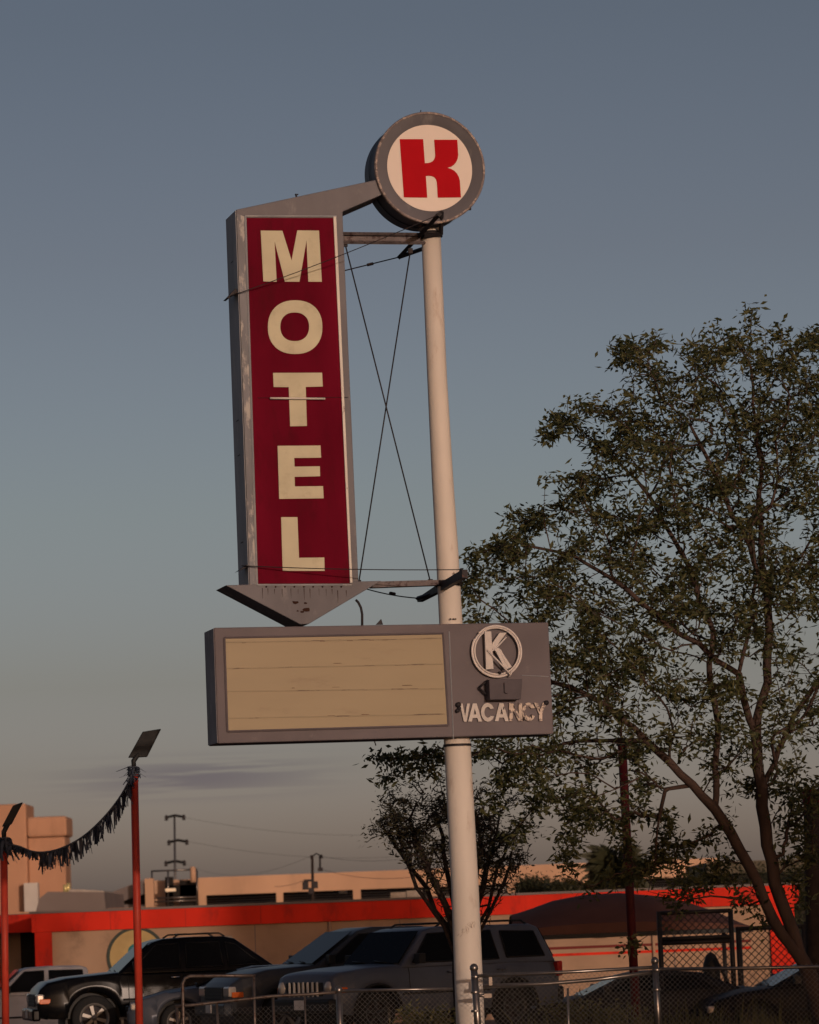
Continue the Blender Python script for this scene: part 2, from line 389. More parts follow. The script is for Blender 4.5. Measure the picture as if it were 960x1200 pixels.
LETT['M'] = [c1([(266, 289), (388, 290), (440, 458), (472, 288), (594, 289), (610, 577), (534, 577), (524, 345), (484, 577), (402, 577), (344, 350), (356, 577), (281, 575)], 4.8, 250, 210)]
def ell(cx, cy, rx, ry, n=48, p=2.25):
    return [(cx+rx*math.copysign(abs(math.cos(t))**(2/p), math.cos(t)), cy+ry*math.copysign(abs(math.sin(t))**(2/p), math.sin(t))) for t in [2*math.pi*i/n for i in range(n)]]
LETT['O'] = [ell(345.8, 383.4, 31.9, 31.5), ell(345.3, 383.0, 16.9, 16.8)]
LETT['T'] = [[(320, 437), (377.4, 436.8), (378.2, 453), (358.2, 453.5), (359.6, 499.2), (340, 499.6), (338.3, 453.8), (320.6, 453.6)]]
LETT['E'] = [c1([(254, 220), (388, 219), (390, 257), (306, 258), (307, 285), (386, 284), (387, 315), (307, 317), (308, 347), (396, 346), (398, 384), (259, 386)], 2.667, 230, 440)]
LETT['L'] = [c1([(265, 443), (316, 443), (321, 570), (400, 569), (401, 611), (270, 611)], 2.667, 230, 440)]
for k in 'MOTEL':
    part('letter', shapeL(LETT[k], WF-.014, .008), m_cream, blade, label='cream letter %s on the red blade' % k)
mb = MB(); mb.tube([L(316.5, 466.6, WF-.05), L(381, 467.2, WF-.05)], .013, 8); part('horizontal_tube', mb, m_trim, blade)
mb = MB()
for q in ((302, 466.8), (384, 467.3), (400, 466.6)): pass
mb.tube([L(302, 466.3, WF-.014), L(408, 465.5, WF-.014)], .003, 4); part('panel_seam', mb, m_dark, blade)
# arrow head below the blade
mb = MB(); prismL(mb, [(264.5, 685.8), (447, 680.6), (362, 731.2), (352, 731.6)], WF-.004, WF+.60)
arrow = part('arrow_head', mb, m_grey, SIGN, bevel=.008)
mb = MB()
for x, y, r in ((346, 706, .035), (358, 707, .02), (359.5, 714.5, .045), (354, 717, .025), (349, 716, .015)):
    q = L(x, y, WF-.006); mb.prism([q+Vector((r*math.cos(t)*random.uniform(.8, 1.5), 0, r*.6*math.sin(t)*random.uniform(.6, 1.2))) for t in [k*math.pi/4 for k in range(8)]], (0, -.003, 0))
for k in range(13):
    q = L(306+k*8.3+random.uniform(-2, 2), 689+random.uniform(0, 3), WF-.0065); w_ = random.uniform(.004, .010); l_ = random.uniform(.05, .16)
    mb.prism([q, q+Vector((w_, 0, 0)), q+Vector((w_*.6, 0, -l_)), q+Vector((w_*.4, 0, -l_))], (0, -.0015, 0))
for k in range(9):      # bolts
    q = L(312+k*11, 687.6, WF-.006); mb.lathe([(.0, -.012), (.011, -.012), (.011, .004)], 8, 'Y', q)
part_each('rust_hole', mb, mat('rust_spot', (.035, .015, .01), .9), arrow)
# small hooks on the blade for the guys
def tri(mb, a, b, c, w, th):
    mb.prism([L(*a, w), L(*b, w), L(*c, w)], (0, th, 0))
mb = MB(); tri(mb, (266, 349), (276.5, 337.5), (278.5, 342.5), WF+.05, .2); tri(mb, (265.5, 349), (268.5, 349.5), (278, 341), WF+.0, .2)
part('guy_bracket', mb, m_dark, blade)
mb = MB(); tri(mb, (279, 669.5), (289, 661.5), (291, 664), WF+.0, .2); part('guy_bracket', mb, m_dark, blade)
mb = MB()
mb.tube([L(348, 232, -.05), L(346.5, 227, -.05)], .012, 5); mb.tube([L(346.5, 229, -.05), L(349.5, 227.5, -.05)], .008, 5); part('lifting_lug', mb, m_dark, blade)

# drum with the letter K
dc = L(503.5, 197, WF-.02); DR = .702
mb = MB(); mb.lathe([(0, .56), (DR-.015, .56), (DR-.01, .555), (DR-.01, .04), (DR, .03), (DR, -.03), (DR-.022, -.035), (DR-.03, -.01), (.546, -.008), (.546, .002), (0, .002)], 96, 'Y', dc)
drum = part('drum', mb, m_grey, SIGN)
mb = MB(); mb.lathe([(0, -.012), (.545, -.012), (.545, .0)], 96, 'Y', dc, smooth=False); disc = part('white_disc', mb, m_disc, drum)
kp = [(302, 243), (457, 243), (468, 402), (488, 401), (505, 397), (520, 389), (530, 377), (536, 360), (537, 345), (530, 247), (683, 247), (689, 350), (685, 372), (676, 394), (662, 412), (643, 425), (618, 433), (643, 441), (664, 453), (682, 472), (694, 497), (700, 520), (707, 628), (554, 630), (548, 530), (542, 508), (530, 494), (512, 487), (492, 485), (475, 487), (484, 630), (330, 628)]
part('letter', shapeL([c1(kp, 5.647, 415, 120)], WF-.02-.015, .006), m_kred, drum, label='bold red letter K on the white disc')
mb = MB(); mb.lathe([(DR+.004, .028), (DR+.006, -.028), (DR-.004, -.040), (DR-.020, -.040), (DR-.024, -.034)], 96, 'Y', dc); part('rim_lip', mb, mat('worn_rim', (.20, .165, .16), .6, var=.3, scale=7, c2=(.42, .34, .29), lo=.5, hi=.6), drum)
mb = MB(); mb.lathe([(DR+.003, .26), (DR+.003, .30)], 96, 'Y', dc); part('drum_seam', mb, m_dark, drum)
mb = MB()
for t in (93, -38): 
    q = dc + Vector((DR*math.cos(R(t)), .2, DR*math.sin(R(t)))); mb.box(q, (.03, .05, .09)); mb.tube([q, q+Vector((.01, 0, .08 if t > 0 else -.05))], .006, 5)
part_each('lug', mb, m_dark, drum)

# letter board
CW = -.34
mb = MB(); prismL(mb, [(251, 735.6), (642.8, 729.2), (649, 860.2), (255.6, 871.4)], CW, CW+.56)
board = part('letter_board_cabinet', mb, m_cab, SIGN, bevel=.012)
mb = MB(); prismL(mb, [(263.5, 748.3), (518, 743.4), (524.3, 848.7), (267.3, 856)], CW-.01, CW-.002)
msg = part('message_panel', mb, m_msg, board)
mb = MB()
cn = [(263, 747.3), (519.3, 742.3), (525.6, 850), (266.6, 857.3)]
for i in range(4): mb.tube([L(*cn[i], CW-.012), L(*cn[(i+1) % 4], CW-.012)], .014, 4, smooth=False)
part('panel_frame', mb, m_cab, board)
mb = MB()
for (y0, y1) in ((753.6, 748.6), (784.2, 778.8), (811, 807.6), (842.5, 837.5)):
    f0, f1 = (y0-748)/108, (y1-743)/106
    for w_, o in ((.010, 0), ):
        a, b = L(263.5+4*f0+1, y0, CW-.012), L(518+6*f1-1, y1, CW-.012)
        mb.prism([a, b, b+Vector((0, 0, .014)), a+Vector((0, 0, .014))], (0, -.006, 0))
part_each('letter_track', mb, m_rail, board)
mb = MB()
random.seed(11)
for k in range(12):   # dirty scrapes along the tracks
    f = random.choice((0.055, .30, .33, .56, .87)); t = random.random(); l = random.uniform(.03, .16)
    a = Vector(L(264+4*f, 748+108*f, CW-.0165)).lerp(L(518+6*f, 743+106*f, CW-.0165), t*.9+.02)
    h = random.uniform(.003, .009); mb.prism([a, a+Vector((l, 0, 0)), a+Vector((l*.8, 0, h)), a+Vector((l*.1, 0, h))], (0, -.003, 0))
part_each('dirt_streak', mb, mat('dirt_streak', (.16, .10, .07), .8, var=.4, scale=20), board)
mb = MB(); mb.tube([L(526.5, 740, CW-.004), L(531.5, 866, CW-.004)], .008, 4, smooth=False)
mb.tube([L(612, 791.5, CW-.004), L(643, 793, CW-.004)], .005, 4, smooth=False)
part_each('cabinet_seam', mb, m_greyw, board)
mb = MB()      # small fin and drip details on top of the board
q = L(449, 732, CW+.2); mb.prism([q, q+Vector((-.09, 0, 0)), q+Vector((-.02, 0, .07))], (0, .02, 0)); q = L(439, 869, CW+.1); mb.tube([q, q+Vector((.015, 0, -.05))], .008, 5)
part_each('metal_tab', mb, m_dark, board)
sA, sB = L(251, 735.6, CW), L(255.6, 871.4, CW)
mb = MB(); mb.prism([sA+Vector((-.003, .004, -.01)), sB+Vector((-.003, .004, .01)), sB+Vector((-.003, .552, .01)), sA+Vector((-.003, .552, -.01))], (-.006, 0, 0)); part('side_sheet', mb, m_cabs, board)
# neon ring and K emblem
C3 = lambda pts: c1(pts, 6.0, 500, 720)
rc = L(582.2, 763.4, CW-.06); sc = 1/(F_PX/(SY*ct+4*st))
mb = MB()
def ring(mb, rx, rz, w, rad, a0, a1, n=64):
    mb.tube([rc+Vector((rx*math.cos(R(a0+(a1-a0)*k/n)), w, rz*math.sin(R(a0+(a1-a0)*k/n)))) for k in range(n+1)], rad, 8)
ring(mb, .312, .312, 0, .014, 150, 495)
ring(mb, .282, .282, -.01, .011, 118, 420)
ring(mb, .297, .297, .02, .018, 0, 360)
ringo = part('neon_ring', mb, m_neon, board)
mb = shapeL([C3([(401, 122), (447, 122), (463, 385), (412, 390)])], CW-.05, .05)
mb2 = shapeL([C3([(452, 240), (455, 205), (505, 133), (556, 130), (500, 205), (487, 235), (516, 250), (528, 275), (592, 372), (560, 386), (540, 380), (480, 262)])], CW-.05, .05)
mb.add(mb2.v, mb2.f); part('emblem_letter', mb, m_vac, board, label='white channel letter K inside the ring')
mb = MB()
mb.tube([L(*C3([(560, 160)])[0], CW-.09), L(*C3([(500, 225)])[0], CW-.10), L(*C3([(455, 262)])[0], CW-.10), L(*C3([(465, 330)])[0], CW-.09)], .011, 7)
mb.tube([L(*C3([(425, 250)])[0], CW-.11), L(*C3([(500, 325)])[0], CW-.13), L(*C3([(592, 425)])[0], CW-.12)], .012, 7)
mb.tube([L(*C3([(505, 235)])[0], CW-.09), L(*C3([(545, 310)])[0], CW-.10), L(*C3([(575, 375)])[0], CW-.09)], .010, 7)
mb.tube([L(*C3([(585, 435)])[0], CW-.09), L(*C3([(600, 400)])[0], CW-.10)], .012, 7)
part_each('loose_neon_tube', mb, m_neon, board)
mb = MB()
for x, y, r in ((437, 262, .026), (556, 350, .03), (513, 412, .02), (545, 140, .012), (430, 128, .010), (515, 260, .016)):
    q = L(*C3([(x, y)])[0], CW-.08); mb.lathe([(0, -.02), (r, -.015), (r, .02)], 10, 'Y', q)
part_each('tube_socket', mb, m_dark, board)
# box with a broken arrow beside it
mb = MB(); prismL(mb, C3([(440, 457), (674, 455), (664, 597), (446, 600)]), CW-.20, CW-.002)
bx_ = part('ballast_box', mb, mat('box_grey', (.085, .072, .08), .6, var=.15, scale=5), board, bevel=.006)
mb = MB(); mb.tube([L(*C3([(545, 480)])[0], CW-.21), L(*C3([(548, 552)])[0], CW-.21), L(*C3([(566, 556)])[0], CW-.21)], .006, 5); part('box_latch', mb, m_dark, board)
mb = MB()
for a, b in (((368, 517), (432, 462)), ((368, 517), (432, 572)), ((432, 462), (432, 590))):
    mb.tube([L(*C3([a])[0], CW-.05), L(*C3([b])[0], CW-.08)], .013, 5)
part('arrow_bracket', mb, m_dark, board)
# VACANCY: bold grotesque capitals drawn in a 0..1 box, width then offset
def arc(cx, cy, rx, ry, a0, a1, n=14): return [(cx+rx*math.cos(R(a0+(a1-a0)*k/n)), cy+ry*math.sin(R(a0+(a1-a0)*k/n))) for k in range(n+1)]
GL = {
 'V': [[(0, 1), (.27, 1), (.50, .30), (.73, 1), (1, 1), (.64, 0), (.36, 0)]],
 'A': [[(0, 0), (.36, 1), (.64, 1), (1, 0), (.74, 0), (.67, .2), (.33, .2), (.26, 0)], [(.40, .39), (.60, .39), (.50, .72)]],
 'C': [arc(.5, .5, .5, .52, 25, 335) + [(.70, .30)] + arc(.5, .5, .25, .30, 320, 40) + [(.72, .68)]],
 'N': [[(0, 0), (0, 1), (.30, 1), (.74, .38), (.74, 1), (1, 1), (1, 0), (.71, 0), (.26, .63), (.26, 0)]],
 'Y': [[(0, 1), (.30, 1), (.50, .62), (.70, 1), (1, 1), (.63, .40), (.63, 0), (.37, 0), (.37, .40)]],
}
for ch, x0, x1, mm_ in (('V', 231, 301, m_vac), ('A', 287, 384, m_vac), ('C', 378, 474, m_vac), ('A', 474, 572, m_vac), ('N', 577, 668, m_vacw), ('C', 668, 762, m_vacw), ('Y', 752, 842, m_vacw)):
    y0 = 628 - (x0-230)*.012; y1 = 755 - (x0-230)*.012
    outs = [C3([(x0+(x1-x0)*u+3.0*(1-v), y1+(y0-y1)*v) for u, v in o]) for o in GL[ch]]
    part('letter', shapeL(outs, CW-.012, .02), mm_, board, label='worn white letter %s of the word at the bottom' % ch)
mb = MB()
for x, y, r in ((222, 635, .032), (216, 678, .026), (228, 660, .02), (840, 622, .03)):
    q = L(*C3([(x, y)])[0], CW-.02); mb.lathe([(0, -.03), (r, -.03), (r, .02)], 10, 'Y', q)
for x in (545, 612, 690, 738, 790):
    y = random.uniform(640, 730); q = L(*C3([(x, y)])[0], CW-.03); mb.tube([q, q+Vector((random.uniform(-.02, .02), -.01, -random.uniform(.03, .06)))], .006, 5)
part_each('empty_tube_socket', mb, m_dark, board)
# beams, outriggers, rods and guys
def clampring(z, h=.07):
    m_ = MB(); i = 0; m_.lathe([(.137, 0), (.145, 0), (.145, h), (.137, h)], 32, 'Z', (pole_x(z), 0, z-h/2), True, True); return m_
zt = L(505, 275, 0).z; zb = L(525, 684, 0).z
mb = MB()
for py0, py1, r in ((273.5, 274.5, .02), (283.8, 284.6, .022)):
    mb.tube([L(398, py0, -.06), L(499, py1, -.06)], r, 4, smooth=False)
a, b = L(398, 279, 0), L(500, 280, 0); mb.box((a+b)/2, ((b-a).length, .03, .10))
part('top_beam', mb, m_steel, SIGN)
mb = MB(); prismL(mb, [(440, 681.5), (531, 679), (531, 685), (436, 688.5)], -.07, .07); part('bottom_beam', mb, m_steel, SIGN)
part('pole_clamp', clampring(zt, .06), m_dark, SIGN); mb = clampring(zb, .07); 
for i, v in enumerate(mb.v):
    x0_ = pole_x(zb); mb.v[i] = (x0_+(v[0]-x0_)*1.14, v[1]*1.14, v[2])
part('pole_clamp', mb, m_dark, SIGN)
mb = MB(); zo = zt-.02
f0 = L(516.5, 250, -1.25); f0.z = max(f0.z, f0.z); b0 = L(467, 302, 1.25)
mb.tube([Vector((f0.x, -1.2, f0.z)), Vector(((f0.x+b0.x)/2, 0, (f0.z+b0.z)/2)), Vector((b0.x, 1.2, b0.z))], .035, 4, smooth=False)
mb.tube([Vector((b0.x, 1.2, b0.z)), L(497, 291, .1)], .028, 4, smooth=False)
part('outrigger', mb, m_dark, SIGN)
mb = MB(); mb.tube([L(517.3, 248, -.40), L(516.6, 275, -.14)], .03, 4, smooth=False); mb.tube([L(517.3, 248.5, -.40), L(491, 270, -.14)], .026, 4, smooth=False); mb.tube([L(517, 274, -.16), L(497, 276, -.16)], .026, 4, smooth=False)
part('bracket', mb, m_dark, SIGN)
mb = MB(); f1 = L(541.5, 667.5, -1.2); b1 = L(489, 701, 1.2)
mb.prism([f1, f1.lerp(b1, .5)+Vector((0, 0, .012)), b1, b1+Vector((0, 0, -.05)), f1.lerp(b1, .5)+Vector((0, 0, -.085)), f1+Vector((0, 0, -.10))], (.07, 0, .0))
mb.tube([L(540.5, 667, -.4), L(540, 684, -.2)], .022, 4, smooth=False)
mb.tube([L(489, 701.5, .9), L(521, 691, .15)], .028, 4, smooth=False)
part('outrigger', mb, m_dark, SIGN)
def cable(a, b, r=.006, sag=.0, turn=None):
    m_ = MB(); pts_ = [a.lerp(b, t/12)-Vector((0, 0, sag*4*(t/12)*(1-t/12))) for t in range(13)]; m_.tube(pts_, r, 5)
    if turn: m_.tube([a.lerp(b, turn), a.lerp(b, turn+.08)], r*2.6, 6)
    part('guy_cable', m_, m_dark, SIGN)
cable(L(270, 347, WF-.02), Vector((f0.x, -1.2, f0.z)), .0055, .03)
cable(L(400, 318, .20), Vector((b0.x, 1.2, b0.z)), .008, .0, .45)
cable(L(283, 663, WF-.02), f1, .006, .02)
cable(L(425, 689, .20), b1, .008, .02, .5)
for a, b in (((404.5, 286), (504.5, 682)), ((481, 294), (420.5, 683))):
    m_ = MB(); m_.tube([L(*a, .02 if a[0] > 450 else -.02), L(*b, .02 if a[0] > 450 else -.02)], .009, 6); part('cross_rod', m_, m_dark, SIGN)
    for e_ in (a, b):
        q = L(*e_, .02 if a[0] > 450 else -.02); m_ = MB(); m_.box(q, (.06, .03, .07)); part('rod_lug', m_, m_dark, SIGN, bevel=.006)
mb = MB(); mb.tube([L(417, 703, 0), L(420, 706, 0), L(423, 712, 0), L(424.5, 720, 0), L(424.5, 736, 0)], .016, 6); part('conduit', mb, m_dark, SIGN)
# bird-size bits of hardware on top of the board by the pole
for py, hh in ((560, .006), (893, .006), (1010, .006)):
    z = L(525, py, 0).z; rad_ = np.interp(py, [p[0] for p in pp], rr)
    mb = MB(); mb.lathe([(rad_-.002, -hh), (rad_+.003, 0), (rad_-.002, hh)], 40, 'Z', (pole_x(z), 0, z)); part('weld_seam', mb, m_pole, pole)
mb = MB()
for x in (528, 531.5, 534): q = L(x, 725.5, -.17); mb.box(q, (.018, .018, .018))
part_each('bolt', mb, m_dark, pole)

# ------------------------------------------------------------------ trees
def leaves(mb, pts, n_per, spread, ln, wd, rng, droop=.3):
    """small folded leaf blades in sprays round each point"""
    V = []; Fc = []
    for p in pts:
        k = rng.poisson(n_per)
        for _ in range(k):
            c = p + rng.normal(0, spread, 3)*np.array([1, 1, .8])
            d = rng.normal(0, 1, 3); d[2] = d[2]*.6 - droop; d /= np.linalg.norm(d)+1e-9
            s = np.cross(d, rng.normal(0, 1, 3)); s /= np.linalg.norm(s)+1e-9
            nrm = np.cross(d, s); l = ln*rng.uniform(.45, 1.45); w = wd*rng.uniform(.6, 1.3)
            o = len(V)
            V += [c, c+d*l*.45+s*w*.5+nrm*w*.15, c+d*l, c+d*l*.45-s*w*.5+nrm*w*.15]
            Fc += [(o, o+1, o+2), (o, o+2, o+3)]
    mb.add(V, Fc, False)
def grow(mb, skel, targets, rng, tip=.006, jit=.10, expo=2.3, rmax=None, minor=.35):
    """skel: list of polylines [(Vector)...]; targets: (n,3). Each target is tied to the wood already there."""
    pos = []; par = []; plen = []
    def addn(p, pa):
        pos.append(np.array(p, float)); par.append(pa); plen.append(0 if pa < 0 else plen[pa]+np.linalg.norm(pos[-1]-pos[pa])); return len(pos)-1
    for line in skel:
        st_ = line[0]
        if not pos: prev = addn(st_, -1)
        else:
            A = np.array(pos); prev = int(np.argmin(((A-np.array(st_))**2).sum(1)))
        for q in line[1:]:
            a = pos[prev]; b = np.array(q, float); k = max(1, int(np.linalg.norm(b-a)/.22)); pr = prev
            for j in range(1, k+1): pr = addn(a+(b-a)*j/k + (rng.normal(0, .018, 3) if j < k else 0), pr)
            prev = pr
    A = np.zeros((len(pos)+len(targets)*12, 3)); A[:len(pos)] = pos; n = len(pos); PL = np.zeros(len(A)); PL[:n] = plen
    base_n = n
    d0 = np.array([np.min(((A[:n]-t)**2).sum(1)) for t in targets]); order = np.argsort(d0)
    ends = []
    for i in order:
        t = targets[i]; D = np.sqrt(((A[:n]-t)**2).sum(1)); cost = D + .22*PL[:n] + np.where(A[:n, 2] > t[2]+.15, .5*(A[:n, 2]-t[2]), 0)
        j = int(np.argmin(cost)); d = D[j]
        if d < .04: ends.append(j); continue
        k = max(2, min(11, int(d/.16))); a = A[j]
        pdir = a - (A[par[j]] if par[j] >= 0 else a-np.array([0, 0, .1])); pdir = pdir/(np.linalg.norm(pdir)+1e-9)
        mid = a + (t-a)*.5 + pdir*d*.14 + rng.normal(0, jit*.4*d, 3) + np.array([0, 0, .04*d]); pr = j
        for s_ in range(1, k+1):
            u = s_/k; q = (1-u)**2*a + 2*u*(1-u)*mid + u*u*t + (rng.normal(0, .01, 3) if s_ < k else 0)
            A[n] = q; par.append(pr); PL[n] = PL[pr]+np.linalg.norm(q-A[pr]); pr = n; n += 1
        ends.append(pr)
    rad = np.zeros(n); nch = np.zeros(n, int)
    for i in range(n-1, 0, -1): pass
    acc = np.zeros(n); order2 = range(n-1, -1, -1)
    for i in order2:
        if acc[i] == 0: acc[i] = tip**expo
        if par[i] >= 0: acc[par[i]] += acc[i]; nch[par[i]] += 1
    rad = acc**(1/expo)
    if rmax: rad = np.minimum(rad*rmax/rad[0], rmax) if rad[0] > rmax else rad
    rad = np.maximum(rad, tip*.8)
    # chains
    kids = [[] for _ in range(n)]
    for i in range(n):
        if par[i] >= 0: kids[par[i]].append(i)
    stack = [(0, None)]
    while stack:
        s0, frm = stack.pop(); chain = [s0] if frm is None else [frm, s0]; c = s0
        while kids[c]:
            ks = sorted(kids[c], key=lambda k_: -acc[k_]); 
            for o in ks[1:]: stack.append((o, c))
            c = ks[0]; chain.append(c)
        rs = [rad[q] for q in chain]
        if frm is not None: rs[0] = rs[1]
        if len(chain) > 1: mb.tube([Vector(A[q]) for q in chain], rs, 8 if rs[0] > .03 else (5 if rs[0] > .012 else 3), cap=rs[0] > .03)
    return A[:n], ends, rad
def in_poly(x, y, poly):
    c = False; j = len(poly)-1
    for i in range(len(poly)):
        if (poly[i][1] > y) != (poly[j][1] > y) and x < (poly[j][0]-poly[i][0])*(y-poly[i][1])/(poly[j][1]-poly[i][1])+poly[i][0]: c = not c
        j = i
    return c
def big_tree():
    rng = np.random.default_rng(5); Y0 = 48.0
    b = PX(972, Y0, 0)
    t = thing('broadleaf_tree', (b.x, b.y, gz(b.x, b.y)), 'large leafy tree with forked reddish brown limbs behind the fence, beside the sign', 'tree')
    V = lambda x, y, dy=0: P(x, y, Y0+dy)
    skel = [
        [b-Vector((0, 0, .1)), V(962, 1190), V(948, 1140), V(925, 1080), V(908, 1035), V(899, 990), V(893, 945), V(888, 900), V(886, 860)],
        [V(948, 1140), V(905, 1075, -.1), V(878, 1015, -.15), V(856, 975, -.2), V(838, 948, -.2), V(812, 920, -.3), V(785, 893, -.4), V(757, 868, -.5), V(728, 842, -.6)],
        [V(846, 958, -.2), V(838, 900, .2), V(842, 850, .3), V(832, 800, .2), V(836, 740, .2)],
        [V(886, 860), V(872, 820, -.2), V(866, 790, -.4), V(836, 772, -.6), V(800, 745, -.8), V(770, 720, -1.0)],
        [V(886, 860), V(900, 800, .2), V(902, 740, .3), V(898, 680, .3), V(890, 600, .2), V(888, 500, .1), V(880, 430, 0)],
        [V(893, 930), V(912, 880, .4), V(930, 840, .6), V(958, 800, .8), V(990, 740, 1)],
        [V(899, 690, .3), V(870, 620, 0), V(840, 560, -.3), V(810, 500, -.4)],
        [V(770, 720, -1), V(720, 680, -.8), V(670, 650, -.6), V(620, 640, -.4)],
        [V(836, 740, .2), V(800, 650, .6), V(760, 580, .8), V(715, 530, .9), V(660, 510, .9)],
        [V(728, 842, -.6), V(690, 815, -.4), V(650, 800, -.2), V(610, 790, 0)],
        [V(757, 868, -.5), V(700, 868, .4), V(640, 876, .8), V(560, 884, 1.0), V(500, 884, 1.0), V(462, 893, 1.0)],
        [V(958, 800, .8), V(1020, 720, .6), V(1060, 620, .4)],
        [V(812, 920, -.3), V(780, 925, -.2), V(772, 960, -.2), V(768, 1010, -.2), V(760, 1045, -.2)],
    ]
    crown = [(548, 655), (575, 640), (600, 615), (640, 598), (662, 580), (690, 548), (700, 500), (705, 450), (722, 420), (745, 402), (790, 400), (830, 402), (870, 388), (920, 398), (960, 395), (1040, 420), (1110, 480), (1150, 600), (1150, 900), (1080, 980), (1000, 985), (940, 960), (905, 900), (860, 905), (820, 890), (775, 930), (700, 960), (655, 950), (620, 930), (590, 900), (560, 885), (540, 840), (552, 790), (545, 720)]
    T = []
    while len(T) < 3450:
        x, y = rng.uniform(540, 1150), rng.uniform(385, 990)
        if not in_poly(x, y, crown): continue
        # clumps and holes
        h = math.sin(x*.045+1.3*math.sin(y*.021))*math.sin(y*.052+1.1*math.sin(x*.03))
        h2 = math.sin(x*.083+2.1*math.sin(y*.05))*math.sin(y*.091+1.7*math.sin(x*.047))
        if h+.7*h2 < -.27 and rng.random() < .84: continue
        if x > 800 and y > 720 and rng.random() < .25: continue
        if y > 800 and rng.random() < .30: continue
        if x > 975 and rng.random() < .5: continue
        r = 2.2*math.sqrt(max(.05, 1-((x-860)/330)**2))
        T.append(np.array(V(x, y, rng.uniform(-r, r)*.9)))
    # sprays beyond the outline
    sprays = [((700, 470), (632, 516), 26, 9), ((700, 520), (645, 482), 22, 8), ((700, 560), (640, 562), 12, 7), ((640, 600), (592, 603), 12, 6), ((600, 640), (552, 648), 18, 9), ((880, 400), (881, 356), 10, 3), ((915, 400), (916, 383), 8, 4), ((750, 410), (730, 400), 10, 6), ((768, 410), (762, 388), 8, 4),
              ((560, 884), (440, 888), 44, 14), ((490, 890), (452, 915), 16, 7), ((500, 885), (508, 905), 14, 10), ((600, 900), (572, 950), 26, 14), ((640, 930), (600, 985), 26, 13), ((700, 950), (660, 1005), 26, 13),
              ((760, 940), (700, 975), 24, 12), ((780, 950), (770, 1010), 30, 13), ((800, 990), (740, 1030), 26, 11), ((850, 960), (800, 1000), 26, 14), ((800, 1020), (700, 1030), 20, 9), ((860, 1000), (820, 1040), 20, 12), ((930, 950), (950, 1010), 36, 20), ((745, 1100), (735, 1115), 5, 6), ((870, 1040), (895, 1085), 10, 8), ((840, 900), (930, 940), 30, 22), ((690, 930), (655, 985), 22, 12), ((720, 960), (745, 1020), 16, 10), ((840, 1010), (870, 1060), 16, 16), ((780, 1040), (800, 1068), 10, 9), ((910, 960), (940, 1060), 26, 20), ((820, 420), (838, 384), 9, 5), ((640, 600), (610, 640), 14, 8), ((735, 430), (716, 398), 9, 5), ((700, 480), (665, 470), 9, 6), ((960, 400), (945, 384), 8, 5), ((660, 1000), (690, 1050), 12, 9), ((790, 1000), (815, 1062), 18, 12)]
    for a, c, n_, sp in sprays:
        dy = rng.uniform(-.6, .6)
        if c[1] > 1000: dy = 0
        for k in range(n_):
            u = rng.random(); T.append(np.array(V(a[0]+(c[0]-a[0])*u+rng.normal(0, sp*.5*(1.15-u)), a[1]+(c[1]-a[1])*u+rng.normal(0, sp*.5*(1.15-u)), dy + rng.normal(0, .15))))
    T = np.array(T)
    mb = MB(); A, ends, rad = grow(mb, skel, T, rng, tip=.0042, rmax=.20)
    part('trunk', mb, m_bark, t, world=True)
    thin = [A[i] for i in range(len(A)) if rad[i] < .0085]
    idx = rng.choice(len(thin), size=int(len(thin)*.75), replace=False)
    lv = MB(); leaves(lv, [A[e] for e in ends], 9.0, .075, .108, .041, rng)
    leaves(lv, [thin[i] for i in idx], 2.4, .06, .115, .042, rng)
    part('crown', lv, m_leaf, t, world=True)
    print('big tree leaves', len(lv.f)//2, 'twig faces', len(mb.f))
big_tree()
